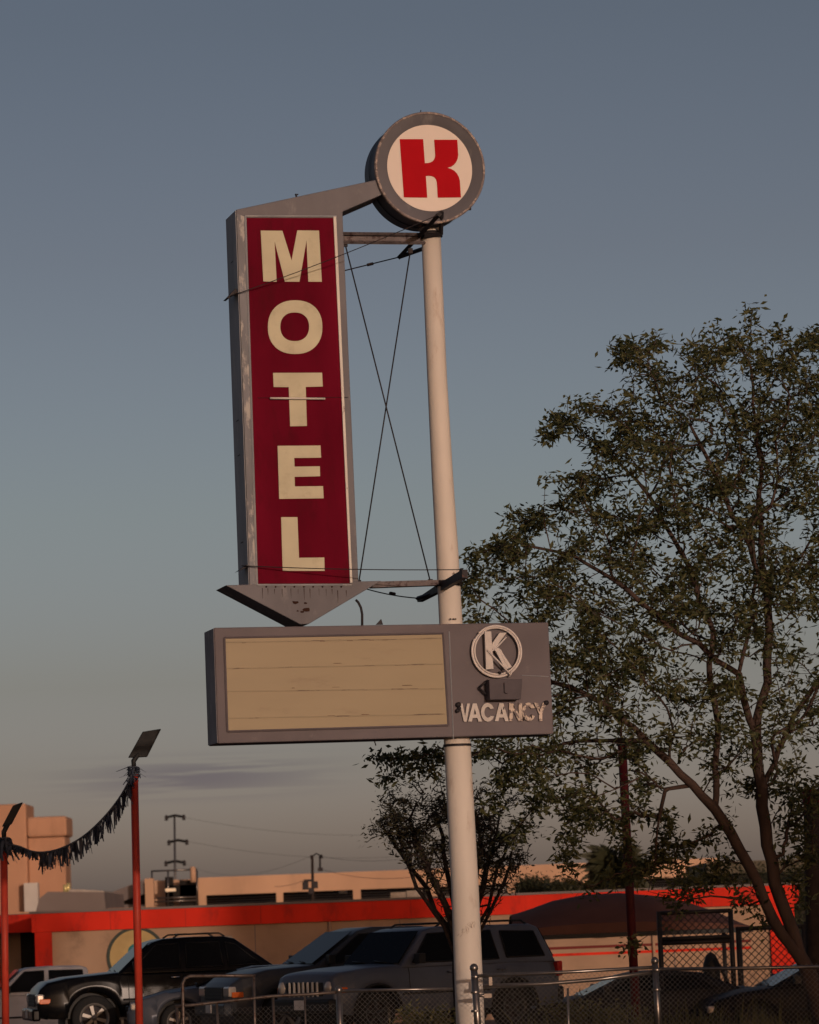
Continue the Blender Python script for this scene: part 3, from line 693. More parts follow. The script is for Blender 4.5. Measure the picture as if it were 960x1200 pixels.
def small_tree():
    rng = np.random.default_rng(9); Y0 = 51.5
    b = PX(541, Y0, 0)
    t = thing('vase_shaped_tree', (b.x, b.y, gz(b.x, b.y)), 'small dark vase shaped tree with many upright stems standing right behind the sign pole', 'tree')
    V = lambda x, y, dy=0: P(x, y, Y0+dy)
    skel = [[b-Vector((0, 0, .1)), V(540, 1180), V(538, 1130)]]
    for x0, x1, x2, x3 in ((524, 500, 470, 445), (530, 512, 495, 480), (520, 488, 472, 462), (536, 528, 520, 512), (556, 566, 576, 585), (550, 556, 566, 560), (566, 588, 600, 610), (560, 578, 592, 600), (545, 545, 540, 535)):
        d = rng.uniform(-.6, .6)
        skel.append([V(538+(x0-538)*.2, 1125), V(x0, 1085, d*.3), V(x1, 1040, d*.6), V(x2, 1000, d), V(x3, 960, d*1.3)])
    poly = [(446, 975), (450, 955), (478, 938), (498, 948), (512, 932), (530, 950), (556, 938), (575, 955), (592, 948), (612, 975), (618, 1000), (606, 1020), (592, 1035), (560, 1020), (520, 1020), (492, 1028), (476, 1005), (462, 985)]
    T = []
    while len(T) < 900:
        x, y = rng.uniform(425, 625), rng.uniform(922, 1025)
        if math.sin(x*.09+1.7*math.sin(y*.07))*math.sin(y*.11+x*.02) < -.25: continue
        if in_poly(x, y, poly): T.append(np.array(V(x, y, rng.uniform(-.9, .9))))
    for k in range(420):
        y = rng.uniform(985, 1085); hw_ = 25+50*(1085-y)/100; T.append(np.array(V(550+rng.uniform(-hw_, hw_), y, rng.uniform(-.6, .6))))
    for x0, y0, x1, y1 in ((450, 965, 424, 984), (470, 935, 445, 945), (500, 935, 478, 905), (520, 935, 512, 915), (560, 940, 566, 918), (600, 960, 632, 975), (590, 945, 610, 930), (485, 950, 455, 925)):
        for k in range(12): u = rng.random(); T.append(np.array(V(x0+(x1-x0)*u+rng.normal(0, 3), y0+(y1-y0)*u+rng.normal(0, 3), rng.uniform(-.3, .3))))
    mb = MB(); A, ends, rad = grow(mb, skel, np.array(T), rng, tip=.006, rmax=.17)
    part('trunk', mb, m_bark2, t, world=True)
    lv = MB(); leaves(lv, [A[e] for e in ends if (A[e][2] > 1.9+1.2*rng.random())], 8, .08, .075, .024, rng, 0)
    thin = [A[i] for i in range(len(A)) if rad[i] < .008 and A[i][2] > 3.0]; leaves(lv, thin, 2, .05, .07, .02, rng, 0)
    part('crown', lv, m_leaf2, t, world=True)
small_tree()
def bush(name, px, py, Y, rx, rz_, label, cat, n=900, seed=1, leaf=.16, palm=False, stem=None):
    rng = np.random.default_rng(seed); c = P(px, py, Y); g = gz(c.x, c.y)
    t = thing(name, (c.x, c.y, g), label, cat)
    mb = MB(); mb.tube([Vector((c.x, Y, g-.05)), Vector((c.x+.1, Y, (c.z+g)/2)), c], [.22, .15, .1], 7)
    for k in range(7):
        a = rng.uniform(0, 6.28); mb.tube([c-Vector((0, 0, rz_*.6)), c+Vector((math.cos(a)*rx*.6, math.sin(a)*rx*.5, rng.uniform(-.1, .5)*rz_))], [.08, .02], 5)
    part('trunk', mb, m_bark2, t, world=True)
    lv = MB()
    if palm:
        V = []; Fc = []
        for k in range(60):
            a = rng.uniform(0, 6.28); e = rng.uniform(-.7, 1.1); d = np.array([math.cos(a)*math.cos(e), math.sin(a)*math.cos(e), math.sin(e)])
            for j in range(9):
                dd = d + rng.normal(0, .16, 3); s = np.cross(dd, [0, 0, 1]); s /= np.linalg.norm(s)+1e-6; o = len(V); cc = np.array(c); l = rx*rng.uniform(.7, 1.1)
                V += [cc+s*.01, cc+dd*l*.6+s*.016-np.array([0, 0, .02]), cc+dd*l-np.array([0, 0, .35*l]), cc+dd*l*.6-s*.016]; Fc += [(o, o+1, o+2), (o, o+2, o+3)]
        lv.add(V, Fc)
    else:
        pts = []
        for k in range(n):
            q = rng.normal(0, 1, 3); q /= np.linalg.norm(q); lump = 1+.25*math.sin(q[0]*5+seed)*math.cos(q[2]*4+q[1]*3)
            pts.append(np.array(c)+q*np.array([rx, rx*.8, rz_])*rng.random()**.4*lump)
        leaves(lv, pts, 4, .15, leaf, leaf*.45, rng, 0)
    part('crown', lv, m_leaf3, t, world=True)

# ------------------------------------------------------------------ buildings behind the lot
def wp(px, Y, z=0): return PX(px, Y, z)
def zat(px, py, Y): return P(px, py, Y).z
def wallbox(mb, x0, x1, y0, y1, z0, z1): mb.box(((x0+x1)/2, (y0+y1)/2, (z0+z1)/2), (abs(x1-x0), abs(y1-y0), abs(z1-z0)))
def red_building():
    Y = 95.0; x0, x1 = wp(42, Y, 2).x, wp(932, Y, 2).x; g = -.82
    zt = zat(460, 1055, Y); zf = zat(460, 1077, Y)
    t = thing('shop_building', ((x0+x1)/2, Y, g), 'low tan building with a bright red fascia band, beyond the parked vehicles', 'building')
    mb = MB(); wallbox(mb, x0+.06, x1-.06, Y, Y+9, g-.1, zt-.05); wall = part('wall', mb, m_wall, t, world=True)
    mb = MB(); wallbox(mb, x0, x1, Y-.10, Y-.003, zf, zt); wallbox(mb, x0, x0-.10, Y-.10, Y+9, zf, zt); wallbox(mb, x1, x1+.1, Y-.10, Y+9, zf, zt)
    part('fascia', mb, m_fred, t, world=True, bevel=.01)
    mb = MB(); wallbox(mb, x0-.15, x1+.15, Y-.14, Y+9.1, zt, zt+.06); part('roof_edge', mb, m_roofg, t, world=True)
    for a, b in ((42, 62), (903, 932)):
        mb = MB(); wallbox(mb, wp(a, Y, 1).x, wp(b, Y, 1).x, Y-.11, Y-.003, g, zf-.004); part('pilaster', mb, m_fred, t, world=True, bevel=.01)
    sa, sb = wp(628, Y, 1).x, wp(880, Y, 1).x
    for py in (1109.5, 1117.5):
        z = zat(700, py, Y); mb = MB(); wallbox(mb, sa, sb, Y-.012, Y-.002, z-.035, z+.035); part('stripe', mb, m_fred if py > 1112 else mat('dark_red_stripe', (.14, .015, .012), .6), t, world=True)
    # round painted emblem
    c = P(160, 1121, Y); mb = MB(); mb.lathe([(0, -.03), (.72, -.03), (.72, 0)], 48, 'Y', (c.x, Y-.003, c.z), False); e = part('round_emblem', mb, mat('emblem_yellow', (.42, .30, .13), .7), t, world=True)
    mb = MB(); mb.lathe([(.70, -.045), (.78, -.045), (.78, 0), (.70, 0)], 48, 'Y', (c.x, Y-.003, c.z), False, True); part('emblem_rim', mb, mat('emblem_rim', (.05, .06, .05), .7), e, world=True)
    mb = MB(); mb.lathe([(0, -.04), (.22, -.04), (.22, -.03)], 32, 'Y', (c.x, Y-.003, c.z+.12), False); part('emblem_centre', mb, mat('emblem_teal', (.02, .14, .15), .6), e, world=True)
    mb = MB()
    for px in (300, 470, 640, 790): x = wp(px, Y, 1).x; mb.box((x, Y-.004, (g+zf)/2), (.025, .006, zf-g-.02))
    part_each('wall_joint', mb, m_roofg, wall, world=True)
    mb = MB()
    for px in range(130, 920, 88): x = wp(px, Y, 2).x; mb.box((x, Y-.103, (zt+zf)/2), (.02, .005, zt-zf-.01))
    part_each('fascia_joint', mb, mat('joint_dark_red', (.42, .028, .018), .8), t, world=True)  # joints in a darker red than the fascia
    for px, w_, h_ in ((262, .5, .35), (705, .35, .5), (842, .25, .4)):
        x = wp(px, Y, 1).x; z = zf-.45; mb = MB(); mb.box((x, Y-.06, z), (w_, .11, h_)); part('wall_box', mb, m_galv, t, world=True, bevel=.01)
    for px in (388, 566, 766):
        x = wp(px, Y, 1).x; mb = MB(); mb.tube([(x, Y-.06, zf-.01), (x, Y-.06, g)], .04, 8); part('downpipe', mb, m_wall, t, world=True)
    # roof plant
    for px0, px1, py0, m_ in ((457, 475, 1046, m_galv), (476, 494, 1044, m_galv)):
        a, b = wp(px0, Y+3, 3), wp(px1, Y+3, 3); zz = zat(px0, py0, Y+3); mb = MB(); wallbox(mb, a.x, b.x, Y+3, Y+3.6, zt+.06, zz); wallbox(mb, a.x+.04, b.x-.04, Y+2.98, Y+3, zt+.1, zz-.06)
        u = part_each('roof_cooler', mb, m_galv, t, world=True)
    # the wing set back on the left
    Y2 = 99.0; xa = wp(-90, Y2, 2).x; 
    t2 = thing('shop_wing', ((xa+x0)/2, Y2, g), 'shaded wing with red fascia and dark opening, left end of the low building', 'building')
    z1 = zat(20, 1072, Y2); z2 = zat(20, 1093, Y2)
    mb = MB(); wallbox(mb, xa, x0-.2, Y2+1.5, Y2+8, g-.1, z1-.05); part('wall', mb, m_wall, t2, world=True)
    mb = MB(); wallbox(mb, xa, x0-.12, Y2, Y2+.15, z2, z1); part('fascia', mb, m_fred, t2, world=True)
    mb = MB(); wallbox(mb, xa, x0-.12, Y2+.15, Y2+8.1, z1-.15, z1+.02); part('canopy_roof', mb, m_roofg, t2, world=True)
    mb = MB(); wallbox(mb, wp(18, Y2, 1).x, x0-.3, Y2+1.42, Y2+1.49, g, z2); part('doorway', mb, m_hole, t2, world=True)
    mb = MB(); wallbox(mb, wp(-8, Y2, 1).x, wp(0, Y2, 1).x, Y2+.02, Y2+.14, g, z2-.003); part('post', mb, m_fred, t2, world=True)
red_building()
def garage():
    Y = 210.0; g = -.8
    xa, xb = wp(232, Y, 5).x, wp(842, Y, 5).x; xl = wp(172, Y, 5).x
    zt = zat(500, 1018.5, Y); zo1 = zat(500, 1039.5, Y); zo0 = zat(500, 1051.5, Y)
    t = thing('parking_garage', ((xa+xb)/2, Y, g), 'long tan parking garage with a row of dark wide openings, far behind the low building', 'building')
    mb = MB(); wallbox(mb, xa, xb, Y, Y+.4, zo1, zt); part('parapet', mb, m_garage, t, world=True)
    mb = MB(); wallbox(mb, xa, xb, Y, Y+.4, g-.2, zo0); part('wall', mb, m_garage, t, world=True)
    cols = [(232, 241), (323, 331), (413, 422), (503, 512), (594, 603), (676, 685), (738, 745), (842-14, 842)]
    for a, b in cols:
        mb = MB(); wallbox(mb, wp(a, Y, 5).x, wp(b, Y, 5).x, Y+.003, Y+.397, zo0+.001, zo1-.001); part('column', mb, m_garage, t, world=True)
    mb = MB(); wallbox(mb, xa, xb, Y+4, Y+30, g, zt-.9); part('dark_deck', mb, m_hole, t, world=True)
    mb = MB()
    for k in range(3): 
        z = zo0+.12+.14*k; mb.tube([(xa, Y+.2, z), (xb, Y+.2, z)], .02, 4)
    part_each('guard_cable', mb, m_galv, t, world=True)
    mb = MB(); q = P(402, 1045.5, Y+2); mb.box(q, (.5, .5, .12)); q = P(640, 1045, Y+2); mb.box(q, (.4, .5, .1)); part_each('light_tube', mb, mat('pale_tube', (.6, .55, .45), .5), t, world=True)
    # stair bay and sloping ramp at its left end
    t2 = thing('garage_stair_bay', (xl, Y-1, g), 'open steel framed stair bay at the left end of the tan garage', 'building')
    zt2 = zat(200, 1029, Y)
    mb = MB(); wallbox(mb, wp(172, Y, 5).x, wp(182, Y, 5).x, Y-1.5, Y-1, g, zt2); wallbox(mb, wp(172, Y, 5).x, wp(231, Y, 5).x, Y+1, Y+1.4, g, zt2-.1); part('wall', mb, m_garage, t2, world=True)
    mb = MB(); 
    for a, b, c, d in ((194, 203, 1028, 1064), (211, 231, 1032, 1064), (194, 231, 1038, 1052)):
        wallbox(mb, wp(a, Y, 5).x, wp(b, Y, 5).x, Y-.4, Y+.2, zat(a, d, Y), zat(a, c, Y))
    part_each('dark_stair', mb, m_hole, t2, world=True)
    mb = MB()
    for py in (1020, 1052, 1056): mb.tube([P(178, py+1, Y-1), P(231, py-1, Y-1)], .05, 4)
    for px in (178, 197, 231): mb.tube([P(px, 1020, Y-1), P(px, 1062, Y-1)], .05, 4)
    part_each('railing', mb, m_galv, t2, world=True)
    mb = MB(); a = P(226, 1016, Y-1.2); mb.tube([a, P(226.5, 1034, Y-1.2)], .17, 8); part('pipe', mb, m_garage, t2, world=True)
    mb = MB(); mb.box(P(200, 1043, Y-1.6), (.6, .3, .18)); part('light_box', mb, mat('bright_sheet', (.75, .68, .55), .3, .5), t2, world=True)
    t3 = thing('garage_ramp', (wp(140, Y, 5).x, Y, g), 'tan sloping garage ramp wall rising to the right behind the red fascia', 'building')
    mb = MB(); mb.prism([P(122, 1066, Y+2), P(122, 1049, Y+2), P(171, 1030, Y+2), P(171, 1047, Y+2), P(132, 1060, Y+2), P(171, 1060, Y+2), P(171, 1075, Y+2), P(122, 1075, Y+2)], (0, 3, 0)); part('ramp_wall', mb, m_roofg, t3, world=True)
    mb = MB(); mb.prism([P(171, 1047.5, Y+2.6), P(133, 1060, Y+2.6), P(171, 1060, Y+2.6)], (0, .5, 0)); part('opening', mb, m_hole, t3, world=True)
garage()
def far_buildings():
    Y = 240; g = -.8
    t = thing('tan_tower_block', (wp(10, Y, 5).x, Y, g), 'tall plain tan tower block with a rounded parapet at the left edge', 'building')
    mb = MB(); wallbox(mb, wp(-60, Y, 5).x, wp(33, Y, 5).x, Y, Y+5, g, zat(20, 942, Y)); part('tall_wall', mb, m_far, t, world=True, bevel=.12)
    mb = MB(); wallbox(mb, wp(33.2, Y, 5).x, wp(77, Y, 5).x, Y+.5, Y+4, g, zat(50, 981, Y)); part('lower_wall', mb, m_far, t, world=True, bevel=.1)
    mb = MB(); wallbox(mb, wp(33.2, Y, 5).x, wp(80, Y, 5).x, Y+.1, Y+4.4, zat(50, 981, Y)+.01, zat(50, 957, Y)); part('parapet', mb, m_far, t, world=True, bevel=.18)
    mb = MB(); wallbox(mb, wp(31, Y, 5).x, wp(47, Y, 5).x, Y-1.4, Y-.4, g, zat(40, 1035, Y)); part('white_duct', mb, mat('white_duct', (.5, .46, .42), .6, var=.1, scale=.5), t, world=True)
    Y = 190
    t = thing('grey_roofed_building', (wp(90, Y, 3).x, Y, g), 'low building with a broad grey roof between the tan tower block and the garage ramp', 'building')
    mb = MB(); wallbox(mb, wp(-30, Y, 3).x, wp(175, Y, 3).x, Y+1, Y+12, g, zat(90, 1066, Y)); part('wall', mb, m_far, t, world=True)
    mb = MB(); mb.prism([P(42, 1068, Y), P(46, 1053, Y), P(56, 1045, Y), P(122, 1045.5, Y), P(124, 1068, Y)], (0, 12, 0)); part('roof', mb, m_roofg, t, world=True)
    mb = MB(); mb.prism([P(80, 1045, Y+3), P(82, 1042, Y+3), P(122, 1044, Y+3), P(122, 1047, Y+3)], (0, 5, 0)); part('roof_ridge', mb, mat('pale_roof', (.36, .31, .27), .8), t, world=True)
    mb = MB()
    for px, a in ((76.5, 1037), (80, 1035)): mb.tube([P(px, 1046, Y+5), P(px, a, Y+5)], .12, 6)
    part_each('vent_pipe', mb, mat('pale_yellow_metal', (.65, .55, .25), .35, .4), t, world=True)
    Y = 150
    t = thing('dark_shed', (wp(900, Y, 4).x, Y, g), 'dark flat roofed building half hidden behind the tree trunks at the right edge', 'building')
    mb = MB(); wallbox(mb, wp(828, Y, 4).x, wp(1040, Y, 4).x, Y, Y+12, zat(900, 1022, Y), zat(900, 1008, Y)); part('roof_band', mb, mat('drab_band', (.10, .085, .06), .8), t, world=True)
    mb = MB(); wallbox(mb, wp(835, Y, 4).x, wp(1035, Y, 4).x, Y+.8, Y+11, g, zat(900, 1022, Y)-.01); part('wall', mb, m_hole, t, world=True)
far_buildings()
bush('round_shrub_tree', 625, 1040, 128, .7, .3, 'round greyish green tree top showing over the red fascia right of the sign pole', 'tree', 600, 3, .13)
bush('round_shrub_tree', 661, 1042, 125, .6, .3, 'darker low tree top beside the round one, over the red fascia', 'tree', 600, 4, .13)
bush('palm_tree', 722, 1016, 140, 1.35, 1, 'small palm with drooping fronds against the garage near the dark red pole', 'palm', palm=True, seed=5)
bush('dark_hedge_tree', 822, 1040, 120, .9, .4, 'low dark tree top over the red fascia, just left of the forked trunk', 'tree', 600, 6, .13)
bush('dark_hedge_tree', 905, 1060, 116, 1.5, 1.4, 'dense dark tree mass at the right end of the low building', 'tree', 1800, 8, .13)

# things on poles
def lamp_head(parent, pix, Y, neck):
    mb = MB(); pts = [P(x, y, Y) for x, y in pix]; n = (pts[1]-pts[0]).cross(pts[2]-pts[0]).normalized()
    if n.y < 0: n = -n
    mb.prism(pts, n*.09); h = part('lamp_head', mb, m_plastic, parent, world=True, bevel=.012)
    c = sum(pts, Vector())/len(pts); mb = MB(); mb.prism([c+(p-c)*.82-n*.006 for p in pts], n*.005); part('lamp_lens', mb, m_plastic, h, world=True)
    mb = MB(); mb.tube([P(*neck[0], Y), P(*neck[1], Y), c+n*.07], [.035, .04, .04], 8); part('lamp_neck', mb, m_plastic, parent, world=True)
def lot_pole(pxb, pxt, pyt, Y, wpx, label, m_=m_lotred, group=None):
    b = wp(pxb, Y, 0); g = gz(b.x, Y); top = P(pxt, pyt, Y); r = wpx/2/F_PX*Y
    q = P(pxb, 1195, Y); d = (q-top); base_ = q + d*((q.z-g)/(-d.z)) if d.z < 0 else q
    base_.z = g
    t = thing('lot_light_pole', base_, label, 'light pole', group=group)
    mb = MB(); mb.tube([base_-Vector((0, 0, .05)), top], r, 4 if False else 14); part('pole', mb, m_, t, world=True)
    mb = MB(); mb.lathe([(r+.004, 0), (r+.02, .01), (r+.02, .06), (0, .075)], 16, 'Z', top-Vector((0, 0, .03)), False); part('pole_cap', mb, m_plastic, t, world=True)
    return t
A_ = lot_pole(163.2, 157.3, 905, 56, 9.2, 'red lot pole with a flat square lamp on top, between black pickup and its hood')
A_['label'] = 'red light pole with tilted flat lamp standing in front of the black pickup'
lamp_head(A_, [(150, 888), (167, 857.5), (188.5, 854), (172, 887)], 56, ((157.3, 904), (156.5, 892)))
B_ = lot_pole(6.5, 4.5, 995, 56, 8.6, 'red light pole at the very left edge, with a narrow tilted lamp head')
lamp_head(B_, [(2, 969), (15, 944), (26.5, 940), (13, 966)], 56, ((5, 992), (4.5, 975)))
C_ = lot_pole(746, 729, 872, 58, 10.5, 'dark red pole in front of the brown canopy, its top lost in the big tree', mat('dark_red_pole_paint', (.07, .008, .009), .6, var=.3, scale=3))
# dark post at the right edge
b = wp(957, 53, 0); t = thing('wooden_post', (b.x, 53, gz(b.x, 53)), 'thick dark timber post at the right edge beside the forked tree trunk', 'post')
mb = MB(); mb.tube([(b.x, 53, gz(b.x, 53)-.05), P(951.5, 925, 53)], .13, 12); part('shaft', mb, m_bark2, t, world=True)
mb = MB(); mb.lathe([(.135, 0), (.14, .02), (.14, .22), (0, .24)], 16, 'Z', P(951.5, 943, 53), False); part('top_band', mb, mat('maroon_band', (.11, .012, .015), .6), t, world=True)

# fringe garland
def garland():
    rng = random.Random(4); Y = 56
    key = [(6, 989), (22, 992), (38, 998), (55, 998.5), (75, 993), (98, 980), (120, 960), (138, 938), (150, 918), (155.5, 903)]
    key = [P(x, y, Y-.12+.02*math.sin(i)) for i, (x, y) in enumerate(key)]
    pts = []
    for i in range(len(key)-1):
        p0 = key[max(i-1, 0)]; p1 = key[i]; p2 = key[i+1]; p3 = key[min(i+2, len(key)-1)]
        for k in range(14):
            u = k/14; pts.append(.5*((2*p1)+(p2-p0)*u+(2*p0-5*p1+4*p2-p3)*u*u+(3*p1-p0-3*p2+p3)*u**3))
    pts.append(key[-1])
    mb = MB(); mb.tube(pts, .016, 5)
    N_ = len(pts)
    for i in range(N_-1):
        for k in range(4 if math.sin(i*1.9)+math.sin(i*.73) > -.4 else 1):
            p = pts[i].lerp(pts[i+1], rng.random()); f = i/N_
            l = rng.choice((1, 1, 1, .7, .45, 1.15))*rng.uniform(.20, .32)*(1.0 if f > .28 else .42)*(1 if f < .93 else .7)
            w = rng.uniform(.008, .024); tw = rng.uniform(0, 3.14); s = Vector((math.cos(tw), math.sin(tw), 0))*w
            sway = Vector((rng.gauss(0, .035), rng.gauss(0, .05), 0))
            mid = p+Vector((0, 0, -l*.5))+sway*.4; end = p+Vector((0, 0, -l))+sway
            mb.add([p-s, p+s, mid+s, mid-s, end+s*.7, end-s*.7], [(0, 1, 2, 3), (3, 2, 4, 5)])
    tag(part('fringe_garland', mb, m_fringe), 'dark navy tinsel fringe garland sagging between the two red poles at left', 'garland')
    # loose end wound round the near pole tops
    for (px, py, n_, l_, lab) in ((6, 988, 110, .26, 'frayed knot of dark fringe tied round the top of the leftmost red pole'), (157, 905, 60, .12, 'small knot of dark fringe under the lamp of the taller red pole')):
        mb = MB(); c = P(px, py, Y)
        for k in range(5):
            a = c+Vector((0, 0, -.05+.03*k)); mb.tube([a+Vector((.085*math.cos(t_), .085*math.sin(t_), .01*math.sin(t_*2+k))) for t_ in [j*math.pi/6 for j in range(13)]], .012, 5)
        for k in range(n_):
            t_ = rng.uniform(0, 6.28); p = c+Vector((.09*math.cos(t_), .09*math.sin(t_), rng.uniform(-.12, .1))); s = Vector((rng.gauss(0, .014), rng.gauss(0, .014), 0)); e = p+Vector((rng.gauss(0, .07), rng.gauss(0, .07), -rng.uniform(.3, 1)*l_))
            mb.add([p-s, p+s, e+s*.6, e-s*.6], [(0, 1, 2, 3)])
        tag(part('fringe_knot', mb, m_fringe), lab, 'garland knot')
garland()

# utility poles and wires far away
def upole(px, pyt, pyb, Y, rpx, arms, m_, label, ik=1.0):
    b = wp(px, Y, 0); g = -.8; top = P(px-1.5, pyt, Y)
    t = thing('utility_pole', (b.x, Y, g), label, 'utility pole')
    mb = MB(); mb.tube([(b.x, Y, g), top], [rpx*1.2/F_PX*Y, rpx*.8/F_PX*Y], 10); part('pole', mb, m_, t, world=True)
    for py, x0, x1, th in arms:
        mb = MB(); a, c = P(x0, py+.6, Y), P(x1, py, Y); mid = (a+c)/2+Vector((0, 0, .15)); mb.tube([a, mid, c], th/2/F_PX*Y, 4, smooth=False); ar = part('crossarm', mb, m_plastic, t, world=True)
        mb = MB()
        for q in (a, c): mb.lathe([(.1*ik, -.25*ik), (.16*ik, -.2*ik), (.1*ik, -.1*ik), (.16*ik, 0), (.06*ik, .2*ik)], 8, 'Z', q)
        part_each('insulator', mb, m_dark, ar, world=True)
    return t
upole(206, 957, 1060, 290, 1.5, ((957.5, 195, 215.5, 3), (986.5, 198, 219, 3.2), (1011, 194.5, 216, 3.2)), m_galv, 'pale steel pylon pole with three short crossarms, standing behind the garage stair bay')
u2 = upole(367.5, 1003, 1050, 180, 2.0, ((1003.5, 365, 377, 1.6),), m_bark2, 'dark wooden utility pole with drop wires in front of the garage', .45)
mb = MB(); mb.tube([P(375, 1003, 180), P(375.2, 1019, 180)], .05, 4); mb.box(P(375.5, 1019, 180), (.25, .2, .18)); mb.box(P(362, 1032, 180), (.5, .3, .12)); mb.box(P(358, 1038, 180), (.3, .3, .4)); mb.box(P(369, 1037, 180), (.3, .3, .35)); mb.box(P(364.5, 1044, 180), (.25, .3, .3)); part_each('hardware', mb, m_dark, u2, world=True)
def wire(p0, p1, sag, r, label, name='power_line'):
    mb = MB(); pts = [p0.lerp(p1, k/16)-Vector((0, 0, sag*4*(k/16)*(1-k/16))) for k in range(17)]; mb.tube(pts, r, 4)
    tag(part(name, mb, m_dark), label, 'power line')
wire(P(376, 1003.5, 180), P(560, 985, 150), .5, .007, 'thin cable running right from the top of the dark wooden utility pole')
wire(P(376, 1018.5, 180), P(560, 1009, 150), .6, .010, 'lower thin cable running right from the dark wooden utility pole')
wire(P(358, 1031, 180), P(322, 1039, 205), .1, .011, 'short drop wire running down left from the dark wooden utility pole')
wire(P(216, 958, 290), P(560, 966, 330), 1.2, .009, 'high distant line leaving the top crossarm of the steel pylon pole')
wire(P(219, 986, 290), P(560, 992, 330), 1.2, .009, 'distant line leaving the middle crossarm of the steel pylon pole')
wire(P(216, 1011, 290), P(365, 1003, 180), 1.0, .007, 'distant line between the steel pylon pole and the wooden utility pole')

# brown fabric canopy over the lot
def canopy():
    Y = 80.0; t0 = wp(745, Y, 0); g = gz(t0.x, Y)
    t = thing('shade_canopy', (t0.x, Y, g), 'wide arched brown fabric canopy right of the silver boxy SUV', 'canopy')
    prof = [(598, 1074), (620, 1067), (647, 1057), (685, 1049.5), (725, 1047.5), (770, 1051), (805, 1058), (840, 1070), (872, 1086)]
    zb0 = zat(640, 1096, Y); n = len(prof); mb = MB(); vs = []; rows = 7
    rows = 11
    for j in range(rows):
        v = j/(rows-1); yy = Y + v*4.6; k = math.sin(math.pi*(.04+.92*v))**.7
        for i, (x, y) in enumerate(prof):
            q = P(x, y, Y+2.3); vs.append((q.x, yy, zb0+.02+(q.z-zb0)*k))
    mb.add(vs, [(j*n+i, j*n+i+1, (j+1)*n+i+1, (j+1)*n+i) for j in range(rows-1) for i in range(n-1)], True)
    for j in (0, rows-1):
        row = vs[j*n:(j+1)*n]; mb.add(row+[(p[0], p[1], zb0) for p in row], [(i, i+1, n+i+1, n+i) for i in range(n-1)])
    part('fabric', mb, m_canvas, t, world=True)
    mb = MB(); xa, xb = vs[0][0], vs[n-1][0]
    wallbox(mb, xa, xb, Y-.02, Y+4.62, zb0-.10, zb0-.005); part('valance', mb, m_plastic, t, world=True)
    for px in (612, 868):
        for yy in (Y+.15, Y+4.4):
            x = wp(px, Y, 1).x; gg = gz(x, yy); mb = MB(); mb.tube([(x, yy, gg-.02), (x, yy, zb0-.1)], .05, 8); part('post', mb, m_blackp, t, world=True)
canopy()

# ------------------------------------------------------------------ fences
def wiremesh(mb, a, b, h0, h1, sp=.062, r=.0023):
    """diamond mesh between posts a and b (bottom points), from height h0 to h1"""
    a = Vector(a); b = Vector(b); u = (b-a); Ln = math.hypot(u.x, u.y); u.z = 0; u.normalize(); H = h1-h0; n_ = int((Ln+H)/sp)
    nr = Vector((u.y, -u.x, 0))
    def pt(s_, h, off): 
        base_z = a.z + (b.z-a.z)*s_/Ln; return a+u*s_+Vector((0, 0, base_z-a.z+h0+h))+nr*off
    for k in range(n_):
        s0 = -H + k*sp
        lo, hi = max(0, s0), min(Ln, s0+H)
        if hi-lo > .02:
            mb.tube([pt(lo, lo-s0, r), pt(hi, hi-s0, r)], r, 3, False)
            mb.tube([pt(lo, H-(lo-s0), -r), pt(hi, H-(hi-s0), -r)], r, 3, False)
def post(name, parent, pxb, pyb, pxt, pyt, Y, r, m_=m_galv, capr=True, g=0, label=None):
    top = P(pxt, pyt, Y); q = P(pxb, pyb, Y); d = q-top; bs = top + d*((top.z-g)/(-d.z)); bs.z = g-.05
    mb = MB(); mb.tube([bs, top], r, 12); o = part(name, mb, m_, parent, world=True, label=label)
    if capr:
        mb = MB(); mb.lathe([(r+.003, -.03), (r+.008, -.02), (r+.008, .015), (r*.7, .04), (0, .05)], 12, 'Z', top); part('post_cap', mb, m_, o, world=True)
    return bs, top
FY = 43.2
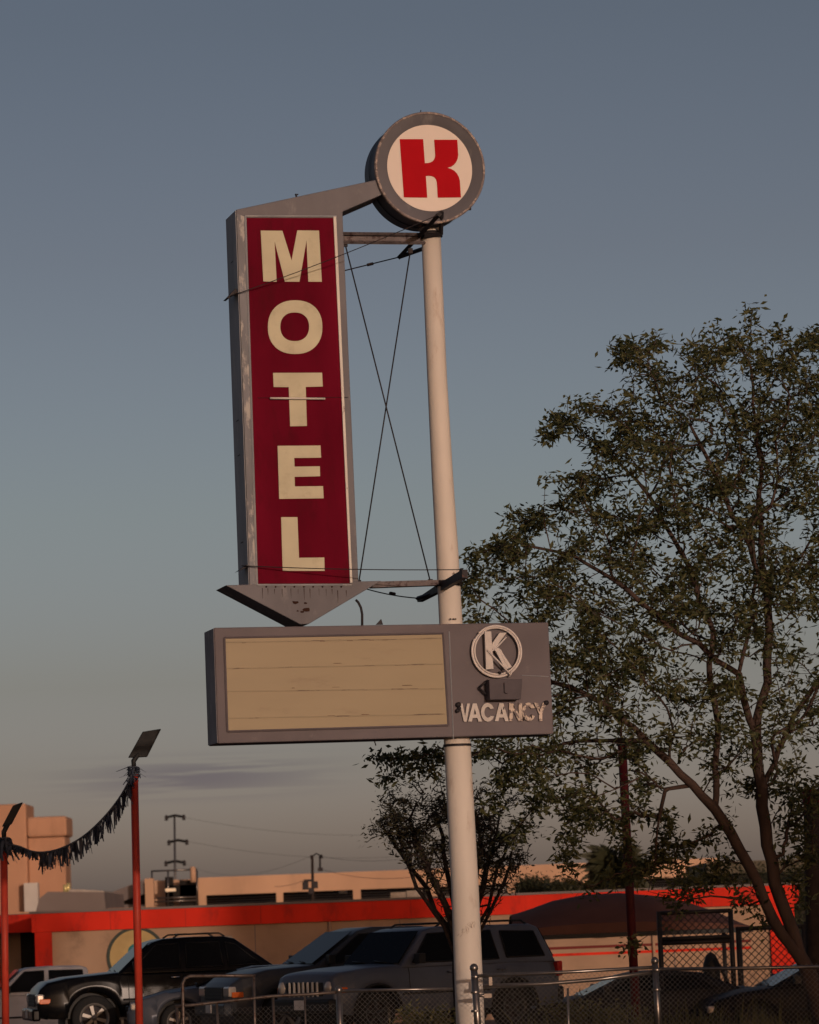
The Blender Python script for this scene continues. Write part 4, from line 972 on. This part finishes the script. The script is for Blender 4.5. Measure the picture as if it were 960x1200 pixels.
def fences():
    # right run: chain link from beside the sign pole to the right edge
    b = wp(760, FY, 0)
    t = thing('chain_link_fence', (b.x, FY, 0), 'low galvanised chain link fence right of the sign pole', 'fence')
    P0 = post('post', t, 560, 1200, 555.5, 1134, FY, .042)
    P1 = post('post', t, 772, 1200, 767.5, 1126, FY, .036)
    P2 = post('post', t, 1010, 1200, 1006, 1120, FY, .036)
    for a, c in (((558, 1144), (768, 1133.5)), ((769, 1136), (1006, 1132))):
        mb = MB(); mb.tube([P(*a, FY), P((a[0]+c[0])/2, (a[1]+c[1])/2+.6, FY), P(*c, FY)], .021, 10); part('top_rail', mb, m_galv, t, world=True)
    mb = MB(); mb.tube([P(566, 1156, FY+.05), P(640, 1153, FY+.05), P(700, 1148, FY+.05), P(767, 1139, FY+.05)], .024, 8); part('bent_rail', mb, m_galv, t, world=True)
    for px, py, bx in ((665.5, 1158, 666),):
        post('slim_post', t, px+1, 1200, px, py, FY+.1, .014, capr=False)
    mb = MB()
    for p, hh in ((P0, (1145, 1163, 1185)), (P1, (1137, 1160))):
        for y in hh:
            q = P(557 if p is P0 else 769.5, y, FY); mb.lathe([(.048, -.015), (.052, 0), (.048, .015)], 12, 'Z', q)
    q = P(572, 1167, FY); mb.tube([P(558, 1167, FY), q], .02, 6); mb.box(q, (.09, .05, .05)); q2 = P(575, 1150, FY); mb.box(q2, (.04, .04, .10))
    part_each('fitting', mb, m_galv, t, world=True)
    for i, (a, c, za, zc) in enumerate(((P0, P1, 1144, 1133.5), (P1, P2, 1136, 1132))):
        A0 = Vector((a[0].x, FY+.03, 0)); B0 = Vector((c[0].x, FY+.03, 0)); mb = MB()
        h = P(660 if i == 0 else 880, (za+zc)/2, FY).z; wiremesh(mb, A0, B0, .03, h+.02); part('wire_mesh', mb, m_wire, t, world=True)
    # left run: pipe gate with rounded corners, then mesh up to the sign pole
    b = wp(470, FY, 0)
    t = thing('chain_link_fence', (b.x, FY, 0), 'short chain link fence panel with bright capped end post, just left of the sign pole', 'fence')
    Q0 = post('post', t, 398.5, 1200, 397, 1160, FY, .036); 
    mb = MB(); mb.tube([P(398, 1161.5, FY), P(470, 1159.8, FY), P(531, 1159, FY)], .02, 10); part('top_rail', mb, m_galv, t, world=True)
    mb = MB(); A0 = Vector((Q0[0].x, FY+.03, 0)); wiremesh(mb, A0, Vector((wp(531, FY, 0).x, FY+.03, 0)), .03, P(460, 1160, FY).z); part('wire_mesh', mb, m_wire, t, world=True)
    b = wp(255, FY, 0)
    t = thing('pipe_gate', (b.x, FY, 0), 'steel pipe gate with a rounded top corner at left, in front of the low sedan', 'gate')
    mb = MB(); mb.tube([P(216, 1243, FY), P(215, 1200, FY), P(214, 1153, FY), P(217, 1146.5, FY), P(223, 1144, FY), P(260, 1143.6, FY), P(297, 1143.6, FY)], .022, 10); part('frame', mb, m_pipe, t, world=True)
    mb = MB(); mb.tube([P(205, 1179.5, FY), P(225, 1178, FY), P(319, 1167.5, FY), P(360, 1165.5, FY), P(397, 1162.5, FY)], .021, 10); part('sloping_rail', mb, m_pipe, t, world=True)
    for a, yt in ((207, 1179), (254, 1176), (297.5, 1142), (320, 1168), (357, 1166)):
        post('upright', t, a+1.2, 1200, a, yt, FY, .018 if a != 357 else .012, m_pipe, capr=False)
    mb = MB(); A0 = Vector((wp(216, FY, 0).x, FY+.03, 0)); wiremesh(mb, A0, Vector((Q0[0].x, FY+.03, 0)), .03, P(300, 1180, FY).z, .062, .0017); part('wire_mesh', mb, m_wire, t, world=True)
    # tall dark gates farther back
    Y = 68.0
    def tall(pxs, yt, label, bars, gname='tall_mesh_gate'):
        x0, x1 = pxs; b = wp((x0+x1)/2, Y, 0); g = gz(b.x, Y); t = thing(gname, (b.x, Y, g), label, 'gate')
        A0 = PX(x0, Y, g+.03); B0 = PX(x1, Y, g+.03); zt = zat(x0, yt, Y); mb = MB()
        for q in (A0, B0): mb.tube([q-Vector((0, 0, .05)), Vector((q.x, Y, zt))], .048, 8)
        part_each('gate_post', mb, m_blackp, t, world=True)
        for py in bars:
            z = zat((x0+x1)/2, py, Y); mb = MB(); mb.tube([Vector((A0.x, Y, z)), Vector((B0.x, Y, z))], .04, 8); part('bar', mb, m_blackp, t, world=True)
        mb = MB(); wiremesh(mb, Vector((A0.x, Y+.06, g)), Vector((B0.x, Y+.06, g)), .05, zt-g-.05, .14, .009); part('wire_mesh', mb, m_blackp, t, world=True)
    tall((779, 863), 1068, 'tall black chain link gate leaf with two cross bars, behind the low fence at right', (1068.5, 1099, 1104, 1160))
    tall((871, 948), 1086, 'second black chain link gate leaf, partly behind the forked tree trunk', (1087, 1160))
    tall((951, 1040), 1080, 'third black chain link gate leaf at the right edge', (1081, 1160))
    b = wp(836, 66, 0); t = thing('padded_post', (b.x, 66, gz(b.x, 66)), 'dark round topped padded post standing in front of the tall black gate', 'post')
    z = zat(835, 1116, 66); mb = MB(); g = gz(b.x, 66); mb.lathe([(.02, z), (.09, z-.05), (.15, z-.22), (.16, z-.5), (.14, g+.1), (.14, g-.03)], 20, 'Z', (b.x, 66, 0)); part('pad', mb, m_plastic, t, world=True)
    mb = MB(); mb.tube([P(838, 1122, 65.8), P(850, 1145, 65.8), P(862, 1168, 65.8)], .03, 6); mb.tube([P(822, 1140, 65.8), P(838, 1120, 65.8)], .012, 5); part_each('brace', mb, m_plastic, t, world=True)
fences()

# ------------------------------------------------------------------ vehicles
def rails_y(v, hw):
    return hw*(.955 if v < .01 else .985 if v < .2 else 1.0 if v < .6 else .985 if v < .85 else .945)
def vehicle(name, label, cat, corner_px, Y, beta, D, pm):
    """D: dimensions. corner_px = column of the near front corner; nose points left and toward the camera by beta"""
    Ln, Wd = D['L'], D['W']; fx = Vector((-math.cos(beta), -math.sin(beta), 0)); ny = Vector((-fx.y, fx.x, 0))   # ny = vehicle's left
    c0 = PX(corner_px, Y, .6); c0.z = 0
    ctr = c0 - fx*Ln/2 - ny*Wd/2; g = gz(ctr.x, ctr.y)
    t = thing(name, (ctr.x, ctr.y, g), label, cat, math.atan2(fx.y, fx.x))
    r = D['r']; xf, xr = D['xf'], D['xr']; ar = r+D.get('gap', .06); sill = D['sill']
    top = D['top']      # list of (x, z) from rear to nose of hood/belt line
    def zt(x):
        for (a, za), (b, zb) in zip(top[:-1], top[1:]):
            if a <= x <= b: return za+(zb-za)*(x-a)/(b-a)
        return top[-1][1]
    xs = sorted(set([round(-Ln/2+Ln*i/46, 4) for i in range(47)] + [xf+ar*math.cos(R(a)) for a in range(0, 181, 12)] + [xr+ar*math.cos(R(a)) for a in range(0, 181, 12)] + [x for x, z in top]))
    xs = [x for x in xs if -Ln/2 <= x <= Ln/2]
    nf = D.get('nose', .10)
    def hw(x):
        e = abs(x)/(Ln/2); k = 1 - nf*max(0, (e-.80)/.20)**2.4; return Wd/2*k
    rows = [0, .08, .2, .42, .62, .8, .93, 1]
    mb = MB(); vs = []; ring_n = None
    def body_low(x):
        lo = sill + (.06*max(0, (abs(x)-Ln/2*.88)/(Ln/2*.12)))
        for xc in (xf, xr):
            if abs(x-xc) < ar: lo = max(lo, r+math.sqrt(max(0, ar*ar-(x-xc)**2)))
        return lo
    for x in xs:
        lo = body_low(x); hi = zt(x); h = hw(x); ring = []
        for v in rows: ring.append((x, rails_y(v, h), lo+(min(hi, max(hi, lo+.02))-lo)*v - (0.0 if v < 1 else .012)))
        for f in (.80, .4, 0, -.4, -.80): ring.append((x, h*f, hi+.035*(1-f*f)*(1 if D.get('crown', 1) else 0)))
        for v in reversed(rows): ring.append((x, -rails_y(v, h), lo+(hi-lo)*v - (0.0 if v < 1 else .012)))
        ring_n = len(ring); vs += ring
    fs = []
    for i in range(len(xs)-1):
        for k in range(ring_n-1): fs.append((i*ring_n+k, i*ring_n+k+1, (i+1)*ring_n+k+1, (i+1)*ring_n+k))
    fs.append(tuple(range(ring_n))); o = (len(xs)-1)*ring_n; fs.append(tuple(o+k for k in range(ring_n-1, -1, -1)))
    mb.add(vs, fs, True); mb.sm[-1] = mb.sm[-2] = False
    body = part('body', mb, pm, t)
    mb = MB(); mb.box((0, 0, sill+.16), (Ln*.93, Wd*.80, .34)); 
    for xc in (xf, xr): mb.box((xc, 0, r+.16), (ar*2.05, Wd*.62, ar*1.3))
    part('underbody', mb, m_plastic, body)
    # cabin
    cp = D['cabin']; zb, zr = D['belt'], D['roof']; wb, wr = Wd/2*.955, Wd/2*D.get('tuck', .80)
    def wz(z): return wb+(wr-wb)*(z-zb)/(zr-zb)
    n = len(cp); mb = MB()
    mb.add([(x, wz(z), z) for x, z in cp]+[(x, -wz(z), z) for x, z in cp], [tuple(range(n)), tuple(range(2*n-1, n-1, -1))]+[(i, i+n, (i+1) % n+n, (i+1) % n) for i in range(n)])
    cab = part('cabin', mb, pm, t, bevel=.05); cab.modifiers['bevel'].segments = 3
    for p in cab.data.polygons: p.use_smooth = True
    for w in D['win']:
        for s_ in (1, -1):
            cx = sum(p[0] for p in w)/len(w); cz = sum(p[1] for p in w)/len(w)
            q = [Vector((x, s_*(wz(z)+.004), z)) for x, z in w]
            mb = MB(); mb.prism(q, (0, s_*.010, 0)); g_ = part('side_window', mb, m_glass, cab)
            mb = MB()
            for i in range(len(q)): mb.tube([q[i]+Vector((0, s_*.012, 0)), q[(i+1) % len(q)]+Vector((0, s_*.012, 0))], .012, 4)
            part('window_trim', mb, m_plastic, cab)
    for key, nm in (('ws', 'windscreen'), ('rw', 'rear_window')):
        if key in D:
            (xa, za), (xb, zb2) = D[key]; nrm = Vector((zb2-za, 0, -(xb-xa))); nrm = nrm.normalized(); 
            if (nrm.x > 0) != (key == 'ws'): nrm = -nrm
            ya, yb = wz(za)-.07, wz(zb2)-.07; q = [Vector((xa, ya, za)), Vector((xa, -ya, za)), Vector((xb, -yb, zb2)), Vector((xb, yb, zb2))]
            mb = MB(); mb.prism([p+nrm*.006 for p in q], nrm*.012); wsn = part(nm, mb, m_glass, cab)
            if key == 'ws':
                mb = MB(); mb.tube([q[0].lerp(q[1], .2)+nrm*.03, q[0].lerp(q[1], .45)+nrm*.03+Vector((-.03, 0, .03))], .01, 4); mb.tube([q[0].lerp(q[1], .6)+nrm*.03, q[0].lerp(q[1], .85)+nrm*.03+Vector((-.03, 0, .03))], .01, 4); part_each('wiper', mb, m_plastic, cab)
    if D.get('rack'):
        a, b_ = D['rack']; mb = MB()
        for s_ in (1, -1):
            mb.tube([(a, s_*(wr-.10), zr+.0), (a-.1, s_*(wr-.10), zr+.06), (b_+.1, s_*(wr-.10), zr+.06), (b_, s_*(wr-.10), zr+.0)], .018, 6)
        for x in (a-.25, b_+.3): mb.tube([(x, wr-.1, zr+.065), (x, -wr+.1, zr+.065)], .016, 6)
        part('roof_rack', mb, m_plastic, cab)
    # mirrors, handles, shut lines
    mx_ = D['mirror']
    for s_ in (1, -1):
        mb = MB(); mb.box((mx_, s_*(wb+.13), zb+.10), (.12, .17, .16)); mb.tube([(mx_, s_*(wb-.03), zb+.05), (mx_, s_*(wb+.08), zb+.07)], .025, 6); part('wing_mirror', mb, m_plastic, t, bevel=.03)
    for x in D['handles']:
        for s_ in (1, -1):
            mb = MB(); z = zb-.13; mb.tube([(x-.09, s_*(Wd/2*.99), z), (x-.06, s_*(Wd/2*.99+.03), z), (x+.06, s_*(Wd/2*.99+.03), z), (x+.09, s_*(Wd/2*.99), z)], .013, 6); part('door_handle', mb, m_chrome if D.get('chrome') else pm, t)
    mb = MB()
    for x in D['seams']:
        for s_ in (1, -1):
            zz = [sill+.05+(zt(x)-.03-sill-.05)*k/7 for k in range(8)]
            mb.tube([(x, s_*(rails_y((z-sill)/(zt(x)-sill), hw(x))+.0015), z) for z in zz], .006, 4)
    for s_ in (1, -1):
        mb.tube([(x, s_*(hw(x)*1.0+.004), sill+.30) for x in np.linspace(xr+ar+.05, xf-ar-.05, 14)], .02, 5)
    part_each('shut_line', mb, m_plastic, body)
    # wheel-arch flares
    if D.get('flare'):
        for xc in (xf, xr):
            for s_ in (1, -1):
                mb = MB(); mb.tube([(xc+(ar+.02)*math.cos(R(a)), s_*(hw(xc)+.005), r+(ar+.02)*math.sin(R(a))) for a in range(-8, 189, 14)], D['flare'], 6); part('arch_flare', mb, pm if D.get('flare_paint') else m_plastic, body)
    # wheels
    tw = .225
    for xc in (xf, xr):
        for s_ in (1, -1):
            w_ = thing_child('wheel', t)
            y0 = s_*(Wd/2-.02); y1 = s_*(Wd/2-.02-tw)
            mb = MB(); mb.lathe([(r*.62, y0-s_*.015), (r*.70, y0), (r*.93, y0-s_*.005), (r, y0-s_*.04), (r, y1+s_*.04), (r*.93, y1), (r*.6, y1)], 36, 'Y', (xc, 0, r)); ty = part('wheel', mb, m_tyre, t)
            mb = MB(); mb.lathe([(r*.64, y0-s_*.012), (r*.60, y0-s_*.03), (r*.57, y0-s_*.10)], 36, 'Y', (xc, 0, r))
            mb.lathe([(r*.66, y0-s_*.006), (r*.60, y0-s_*.012), (r*.545, y0-s_*.03), (r*.54, y0-s_*.06)], 36, 'Y', (xc, 0, r))
            mb.lathe([(0, y0-s_*.018), (r*.12, y0-s_*.02), (r*.13, y0-s_*.06)], 16, 'Y', (xc, 0, r))
            ns = D.get('spokes', 5)
            for k in range(ns):
                a = 2*math.pi*k/ns+.3; d = Vector((math.cos(a), 0, math.sin(a))); p_ = Vector((-math.sin(a), 0, math.cos(a))); c_ = Vector((xc, 0, r))
                q = [c_+d*r*.10+p_*r*.055, c_+d*r*.10-p_*r*.055, c_+d*r*.57-p_*r*.085, c_+d*r*.57+p_*r*.085]
                mb.prism([v+Vector((0, y0-s_*.03, 0)) for v in q], (0, -s_*.03, 0))
            part('rim', mb, D.get('rim', m_rim), ty)
            mb = MB(); mb.lathe([(0, y0-s_*.11), (r*.56, y0-s_*.11)], 24, 'Y', (xc, 0, r)); part('brake_disc', mb, m_dark, ty)
    return t, body, hw, zt, wz
def thing_child(n, t): return None
SUVCAB = lambda ws0, ws1, rt, rb, zb, zr: [(ws0, zb-.06), (ws1, zr-.05), (ws1-.18, zr-.005), (0, zr+.012), (rt+.15, zr), (rt, zr-.05), (rb, zb-.06)]
# boxy SUV (seven slot grille)
pj = paint('silver_grey_paint', (.095, .106, .132), .3, .5)
D = dict(L=4.42, W=1.78, r=.355, xf=1.42, xr=-1.25, sill=.34, belt=1.08, roof=1.66, tuck=.83, nose=.10, gap=.075,
    top=[(-2.21, 1.02), (-2.0, 1.07), (.75, 1.09), (1.5, 1.06), (2.05, 1.0), (2.16, .95), (2.21, .84)],
    cabin=SUVCAB(.98, .42, -1.86, -2.14, 1.08, 1.66),
    win=[[(.72, 1.12), (.36, 1.56), (-.12, 1.575), (-.15, 1.12)], [(-.25, 1.12), (-.22, 1.575), (-.88, 1.575), (-.98, 1.12)], [(-1.14, 1.14), (-1.07, 1.56), (-1.74, 1.54), (-1.90, 1.14)]],
    ws=((.93, 1.11), (.46, 1.60)), rw=((-2.12, 1.12), (-1.90, 1.58)), rack=(.1, -1.7), rim=m_rimd, mirror=.66, handles=(-.02, -1.0), seams=(.80, -.20, -1.02), flare=.028)
t, body, hw, zt, wz = vehicle('boxy_suv', 'silver grey boxy SUV with a slotted grille, behind the sign pole', 'SUV', 394, 56.2, R(35), D, pj)
def front_bits(t, D, grille='slots', lampw=.2):
    x = D['L']/2; W2 = D['W']/2
    mb = MB(); mb.box((x-.02, 0, .76), (.06, 1.06, .22)); gb = part('grille', mb, m_plastic, t, bevel=.015)
    if grille == 'slots':
        for k in range(7):
            yy = (k-3)*.135; mb = MB(); mb.box((x+.024, yy, .76), (.02, .032, .23)); mb.box((x+.024, yy+.03 if k < 3 else yy-.03, .76), (.012, .012, .20))
            part_each('grille_bar', mb, m_trim, gb, bevel=.006)  # pale colour stands in for bright sky mirrored in chrome bars
    else:
        mb = MB()
        for k in range(4): mb.box((x+.014, 0, .68+.055*k), (.012, 1.0, .02))
        part_each('grille_bar', mb, m_dark, gb)
    for s_ in (1, -1):
        mb = MB()
        if grille == 'slots':
            mb.lathe([(.005, x+.035), (.06, x+.03), (.10, x+.005), (.105, x-.06)], 24, 'X', (0, s_*.665, .78))
        else: mb.box((x-.06, s_*(W2-.22), .79), (.14, .34, .17))
        h = part('headlight', mb, m_lamp, t, bevel=0 if grille == 'slots' else .03)
        mb = MB(); mb.box((x-.14, s_*(W2-.055), .74), (.20, .06, .09)); part('turn_signal', mb, m_orange, h, bevel=.01)
    mb = MB(); mb.box((x+.02, 0, .50), (.16, D['W']*.94, .22)); part('front_bumper', mb, m_plastic if grille == 'slots' else D['pm'], t, bevel=.04)
    mb = MB(); mb.box((x+.105, 0, .52), (.012, .30, .15)); part('number_plate', mb, m_vac, t)
    mb = MB(); mb.box((-x-.01, 0, .52), (.14, D['W']*.94, .24)); part('rear_bumper', mb, m_plastic, t, bevel=.04)
    for s_ in (1, -1):
        mb = MB(); mb.box((-x+.04, s_*(W2-.05), .92), (.10, .12, .24)); part('tail_light', mb, m_redlens, t, bevel=.015)
D['pm'] = pj; front_bits(t, D, 'slots')
# dark grey pickup beside it
pg = paint('dark_silver_paint', (.05, .054, .062), .3, .5)
D = dict(L=5.2, W=1.86, r=.38, xf=1.62, xr=-1.60, sill=.40, belt=1.16, roof=1.76, tuck=.80, nose=.14, gap=.08,
    top=[(-2.6, 1.06), (-1.0, 1.08), (-.95, 1.14), (1.05, 1.17), (1.9, 1.12), (2.35, 1.02), (2.52, .90), (2.6, .78)],
    cabin=SUVCAB(1.18, .30, -1.02, -1.14, 1.16, 1.76),
    win=[[(.88, 1.20), (.28, 1.66), (-.20, 1.68), (-.20, 1.20)], [(-.32, 1.20), (-.32, 1.68), (-.90, 1.66), (-1.0, 1.20)]],
    ws=((1.12, 1.19), (.36, 1.70)), mirror=.86, handles=(-.08, -.9), seams=(.95, -.26, -1.03))
t, *_ = vehicle('pickup_truck', 'dark silver pickup with an orange corner lamp, parked left of the boxy SUV', 'pickup', 270, 59.6, R(20), D, pg)
D['pm'] = pg; front_bits(t, D, 'bars')
# black pickup
pb = paint('black_paint', (.004, .004, .005), .20, 0)
D = dict(L=5.5, W=2.0, r=.41, xf=1.72, xr=-1.62, sill=.42, belt=1.22, roof=1.80, tuck=.80, nose=.08, gap=.07, chrome=True, crown=1,
    top=[(-2.75, 1.16), (-1.55, 1.18), (1.25, 1.20), (2.2, 1.13), (2.55, 1.06), (2.68, .95), (2.75, .80)],
    cabin=[(1.30, 1.16), (.62, 1.73), (.40, 1.79), (-.2, 1.812), (-.72, 1.80), (-.92, 1.75), (-1.75, 1.14)],
    win=[[(1.0, 1.26), (.55, 1.68), (.12, 1.70), (.12, 1.26)], [(.0, 1.26), (.0, 1.70), (-.62, 1.70), (-.68, 1.26)], [(-.78, 1.26), (-.74, 1.69), (-.92, 1.65), (-1.36, 1.28)]],
    ws=((1.24, 1.20), (.66, 1.72)), rack=(.2, -.75), mirror=.95, handles=(.22, -.78), seams=(1.08, .06, -.72, -1.72), spokes=6)
t, *_ = vehicle('black_pickup_truck', 'black crew cab pickup with bright alloy wheels behind the red light pole', 'pickup', 44, 65.5, R(12), D, pb)
D['pm'] = pb; front_bits(t, D, 'bars')
# white pickup at the edge
pw = paint('white_paint', (.46, .46, .48), .35, .05)
D = dict(L=5.4, W=1.9, r=.38, xf=1.7, xr=-1.5, sill=.42, belt=1.22, roof=1.78, tuck=.82, nose=.08, gap=.08,
    top=[(-2.7, 1.18), (-.80, 1.20), (1.2, 1.22), (2.2, 1.14), (2.6, 1.02), (2.7, .8)],
    cabin=SUVCAB(1.30, .66, -.78, -.86, 1.22, 1.78),
    win=[[(1.02, 1.27), (.60, 1.69), (.18, 1.70), (.18, 1.27)], [(.06, 1.27), (.06, 1.70), (-.66, 1.69), (-.70, 1.27)]],
    ws=((1.24, 1.25), (.70, 1.73)), mirror=.98, handles=(.25, -.6), seams=(1.1, .12, -.78), flare=.02, flare_paint=True)
t, *_ = vehicle('white_pickup_truck', 'white pickup with dark side windows at the left edge, beyond the black pickup', 'pickup', -85, 78, R(10), D, pw)
D['pm'] = pw; front_bits(t, D, 'bars')
# sedans
def sedan_dims(): return dict(L=4.5, W=1.76, r=.32, xf=1.38, xr=-1.35, sill=.24, belt=.90, roof=1.28, tuck=.74, nose=.16, gap=.06, pm=None,
    top=[(-2.25, .86), (-1.8, .93), (-1.2, .92), (.9, .90), (1.6, .82), (2.05, .70), (2.25, .55)],
    cabin=[(1.12, .86), (.30, 1.24), (.05, 1.285), (-.5, 1.29), (-.95, 1.24), (-1.75, .88)],
    win=[[(.80, .94), (.26, 1.19), (-.22, 1.22), (-.22, .94)], [(-.32, .94), (-.32, 1.22), (-.85, 1.19), (-1.30, .94)]],
    ws=((1.06, .90), (.34, 1.22)), rw=((-1.68, .92), (-.98, 1.22)), mirror=.68, handles=(-.1, -1.05), seams=(.85, -.27, -1.2))
def sedan_front(t, D, pm):
    x = D['L']/2
    for s_ in (1, -1):
        mb = MB(); mb.box((x-.16, s_*.66, .60), (.24, .30, .12)); h = part('headlight', mb, m_lamp, t, bevel=.03)
        mb = MB(); mb.box((-x+.06, s_*.66, .76), (.14, .34, .13)); part('tail_light', mb, m_redlens, t, bevel=.02)
    mb = MB(); mb.box((x-.03, 0, .42), (.10, 1.3, .22)); part('front_bumper', mb, pm, t, bevel=.04)
    mb = MB(); mb.box((x+.0, 0, .56), (.08, .7, .09)); part('grille', mb, m_plastic, t, bevel=.02)
ps = paint('blue_grey_paint', (.075, .082, .10), .3, .5)
D = sedan_dims(); D['cabin'] = [(x, z-.07 if z > 1 else z) for x, z in D['cabin']]; D['win'] = [[(x, z-.07 if z > 1 else z) for x, z in w] for w in D['win']]; D['ws'] = ((1.06, .90), (.34, 1.15)); D['rw'] = ((-1.68, .92), (-.98, 1.15)); D['roof'] = 1.21
t, *_ = vehicle('low_sedan', 'low blue grey sedan half hidden behind the pipe gate, in front of the black pickup', 'sedan', 150, 62.3, R(5), D, ps); sedan_front(t, D, ps)
D = sedan_dims(); D['rim'] = m_rimd; D['roof'] = 1.28; pd1 = paint('dull_dark_paint', (.016, .017, .020), .5, .0)
t, *_ = vehicle('dark_sedan', 'dusty dark grey sedan behind the chain link fence, left of the dark red pole', 'sedan', 604, 62.0, R(4), D, pd1); sedan_front(t, D, pd1)
D = sedan_dims(); D['rim'] = m_rimd; D['belt'] = .95; D['roof'] = 1.36; pd2 = paint('black_sedan_paint', (.006, .006, .008), .45, .0)
D['cabin'] = [(x, z+(.08 if z > 1 else .04)) for x, z in D['cabin']]; D['win'] = [[(x, z+(.07 if z > 1 else .04)) for x, z in w] for w in D['win']]; D['top'] = [(x, z+.04) for x, z in D['top']]; D['ws'] = ((1.06, .94), (.34, 1.29)); D['rw'] = ((-1.68, .96), (-.98, 1.29))
t, *_ = vehicle('black_sedan', 'black sedan with a rounded roof behind the chain link fence at the right edge', 'sedan', 826, 61.0, R(6), D, pd2); sedan_front(t, D, pd2)

# ------------------------------------------------------------------ verge: grass and weeds behind the fence
def grass():
    rng = np.random.default_rng(2); mb = MB(); V = []; Fc = []
    for k in range(9000):
        y = rng.uniform(43.4, 51.5); x = rng.uniform(-5.6, 6.6)
        if rng.random() > .35+.65*abs(math.sin(x*1.7+y)): continue
        tall = .42 if (1.2 < x < 4.6 and 46 < y < 50) else .2
        h = rng.uniform(.4, 1)*tall*(1+.5*(math.sin(x*3.1)*math.sin(y*2.3) > .35)); a = rng.uniform(0, 6.28); w = .008; o = len(V); z = gz(x, y)
        s = np.array([math.cos(a)*w, math.sin(a)*w, 0]); ln = rng.normal(0, .25, 2)*h; c = np.array([x, y, z])
        V += [c-s, c+s, c+s*.8+np.array([ln[0]*.4, ln[1]*.4, h*.6]), c-s*.8+np.array([ln[0]*.4, ln[1]*.4, h*.6]), c+np.array([ln[0], ln[1], h])]
        Fc += [(o, o+1, o+2, o+3), (o+3, o+2, o+4)]
    mb.add(V, Fc); tag(part('grass', mb, m_grass), 'sparse yellow green grass and weeds growing along the chain link fence', 'grass', kind='stuff')
grass()
def shrub(px, Y, h, rx, label, seed):
    rng = np.random.default_rng(seed); b = wp(px, Y, 0); g = gz(b.x, Y); t = thing('low_shrub', (b.x, Y, g), label, 'shrub', group=None)
    mb = MB(); pts = []
    for k in range(26):
        a = rng.uniform(0, 6.28); e = Vector((b.x+math.cos(a)*rx*rng.uniform(.2, 1), Y+math.sin(a)*rx*.6*rng.uniform(.2, 1), g+h*rng.uniform(.5, 1))); m0 = Vector((b.x, Y, g)).lerp(e, .5)+Vector((0, 0, .08))
        mb.tube([Vector((b.x, Y, g-.03)), m0, e], [.012, .008, .004], 4)
        for j in range(8): u = rng.random(); pts.append(np.array(m0.lerp(e, u)))
    part('stems', mb, m_bark2, t, world=True); lv = MB(); leaves(lv, pts, 7, .07, .07, .03, rng, 0); part('foliage', lv, m_grass, t, world=True)
shrub(500, 49, .55, .5, 'low yellow green shrub in front of the boxy SUV, left of the sign pole', 3)
shrub(690, 48, .62, .8, 'low green weedy shrub under the chain link fence, right of the slim post', 6)

# ------------------------------------------------------------------ unseen blocks added behind the camera, sized to shade the lot
def back_block(name, x0, x1, y0, y1, h, label):
    t = thing(name, ((x0+x1)/2, (y0+y1)/2, 0), label, 'building')
    mb = MB(); wallbox(mb, x0, x1, y0, y1, -.1, h); part('wall', mb, m_wall, t, world=True)
    mb = MB(); wallbox(mb, x0-.2, x1+.2, y1+.003, y1+.2, h-.4, h+.15); part('parapet', mb, m_garage, t, world=True)
    for k in range(int((x1-x0)/3)):
        for z in (1.0, 4.4):
            if z+1.6 < h: mb = MB(); wallbox(mb, x0+1+3*k, x0+2.5+3*k, y1+.004, y1+.05, z, z+1.6); part('window', mb, m_glass, t, world=True)
back_block('shade_block', 30.9, 37.4, -34, -20, 10.9, 'unseen two storey tan block added behind the viewer to shade the lot')
back_block('shade_block', 37.9, 42.2, -24, -20, 15.6, 'unseen taller narrow tan block added behind the viewer to shade the low building')
